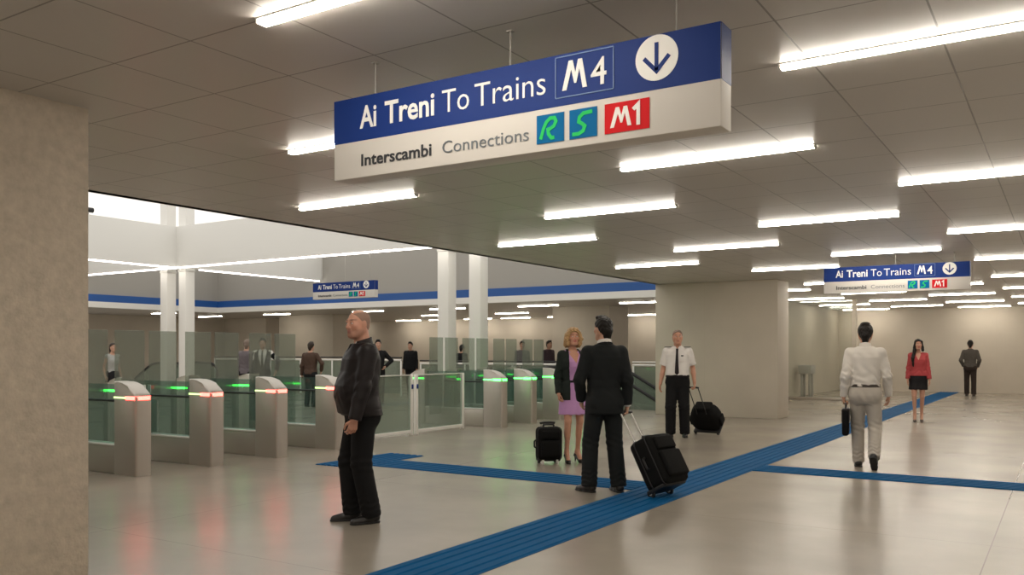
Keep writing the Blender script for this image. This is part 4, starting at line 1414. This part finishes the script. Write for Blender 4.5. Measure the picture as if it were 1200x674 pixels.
# man in grey checked jacket at the far end
p = Person('man in grey jacket and dark brown trousers walking off at the far end', at(1137, 28.4), facing(.48, .88), H=1.80, res=.007,
           arms={'L': dict(wrist=(-.20, .10, .97), pole=(-.6, -1, -.1)), 'R': dict(wrist=(.21, .10, .95), pole=(.6, -1, -.1))},
           legs={'L': dict(ankle=(-.10, .05, .085)), 'R': dict(ankle=(.10, -.10, .085))}, skin=(.5, .28, .2))
p.trousers(FB['dark_brown_trousers'], 1.0, knee=.078, hem=.074)
p.shoes(FB['brown_shoe_leather'], M['dark'])
p.top('jacket', FB['grey_jacket'], .026, hem=.93, arm=(.066, .058, .050), shoulder=.062, fold=.006)
p.collar(FB['grey_jacket'], .076, 1.45, 1.512, 'collar', .03)
p.hair(FB['black_hair'], 'short', thick=.013)

# ------------------------------------------------------------------ people beyond the gates
def passer(lab, px, d, face, H, top, hair, style, legs='black_cloth', fem=False, coat=False, arms=None, head=(0, 0), legpose=None, res=.009, shirt=None):
    p = Person(lab, at(px, d), face, H=H, fem=fem, res=res, arms=arms, head=head, legs=legpose)
    p.trousers(FB[legs], 1.0, knee=.078, hem=.072)
    p.shoes(FB['black_shoe_leather'], M['dark'])
    if shirt:
        p.top('shirt', FB[shirt], .012, hem=1.0, fold=0)
        p.top('jacket', FB[top], .028, hem=.84, arm=(.066, .058, .050), shoulder=.064, fold=.005, flare=.02, front=lambda Z: np.clip((Z - 1.0) * .22 + .015, 0, .1), fronty=.02)
    else:
        p.top('coat' if coat else 'jacket', FB[top], .028, hem=.84 if coat else .90, arm=(.066, .058, .050), shoulder=.064, fold=.006, flare=.02)
    p.hair(FB[hair], style, thick=.012)
    return p

p = Person('woman with dark ponytail in grey vest and black shorts beyond the leftmost gates', at(132, 21.8), facing(.75, -.5), H=1.66, fem=True, res=.008,
           arms={'L': dict(wrist=(-.24, .0, .90)), 'R': dict(wrist=(.24, .05, .90))}, legs={'L': dict(ankle=(-.09, .08, .085)), 'R': dict(ankle=(.09, -.10, .09))})
p.top('vest', FB['grey_tank'], .012, hem=.98, neck=1.46, sleeve=0, fold=.004)
p.trousers(FB['black_skirt'], 1.0, top=1.05)
for c in kids(p.root):
    if c.name.startswith('trousers'): bpy.data.objects.remove(c)
p.skirt(FB['black_skirt'], .74, 1.04, name='shorts', hem=(.18, .13))
p.shoes(FB['charcoal_suit'], M['white'])
p.hair(FB['brown_hair'], 'pony', thick=.010)

passer('person in mauve jacket behind the frosted glass doors, next to the dark suited man', 289, 22.4, facing(.2, .95), 1.74, 'mauve_jacket', 'grey_hair', 'short', head=(.2, 0))
p = passer('dark suited man with white shirt walking nearer beyond the red gates', 308, 21.8, facing(.15, -.98), 1.77, 'black_cloth', 'black_hair', 'short', shirt='white_shirt', arms={'L': dict(wrist=(-.34, .08, .98), pole=(-1, -.5, 0))})
p.tie(FB['black_cloth'], .020)
p.collar(FB['white_shirt'], .068, 1.465, 1.53, 'collar', .012)
passer('man in brown jacket seen from behind beyond the red gates', 364, 22.8, facing(.25, .95), 1.69, 'brown_jacket', 'brown_hair', 'short', 'charcoal_suit', arms={'R': dict(wrist=(.26, .12, 1.0), pole=(1, -.6, 0)), 'L': dict(wrist=(-.27, .0, .88))})
passer('person in black coat just behind the bald man, one elbow showing', 443, 24.0, facing(.2, -.9), 1.76, 'black_cloth', 'black_hair', 'short', coat=True, arms={'L': dict(wrist=(-.20, .10, 1.05), pole=(-1, -.35, -.1)), 'R': dict(wrist=(.27, .04, .88))})
passer('distant man in black coat right of the bald man, before the lit wall', 481, 29.4, facing(-.2, -.95), 1.76, 'black_cloth', 'black_hair', 'short', coat=True, legpose={'L': dict(ankle=(-.06, .06, .085)), 'R': dict(ankle=(.06, -.08, .085))})
passer('distant person in black between the twin white columns', 541, 28.4, facing(.5, .8), 1.66, 'black_cloth', 'black_hair', 'short', coat=True)
passer('distant person in grey behind the glass doors, third from the right column', 612, 28.6, facing(.1, -.95), 1.78, 'grey_shirt', 'brown_hair', 'short')
passer('distant person in plum coat half hidden left of the blonde woman', 643, 28.8, facing(.6, -.7), 1.80, 'plum_coat', 'brown_hair', 'short', coat=True)
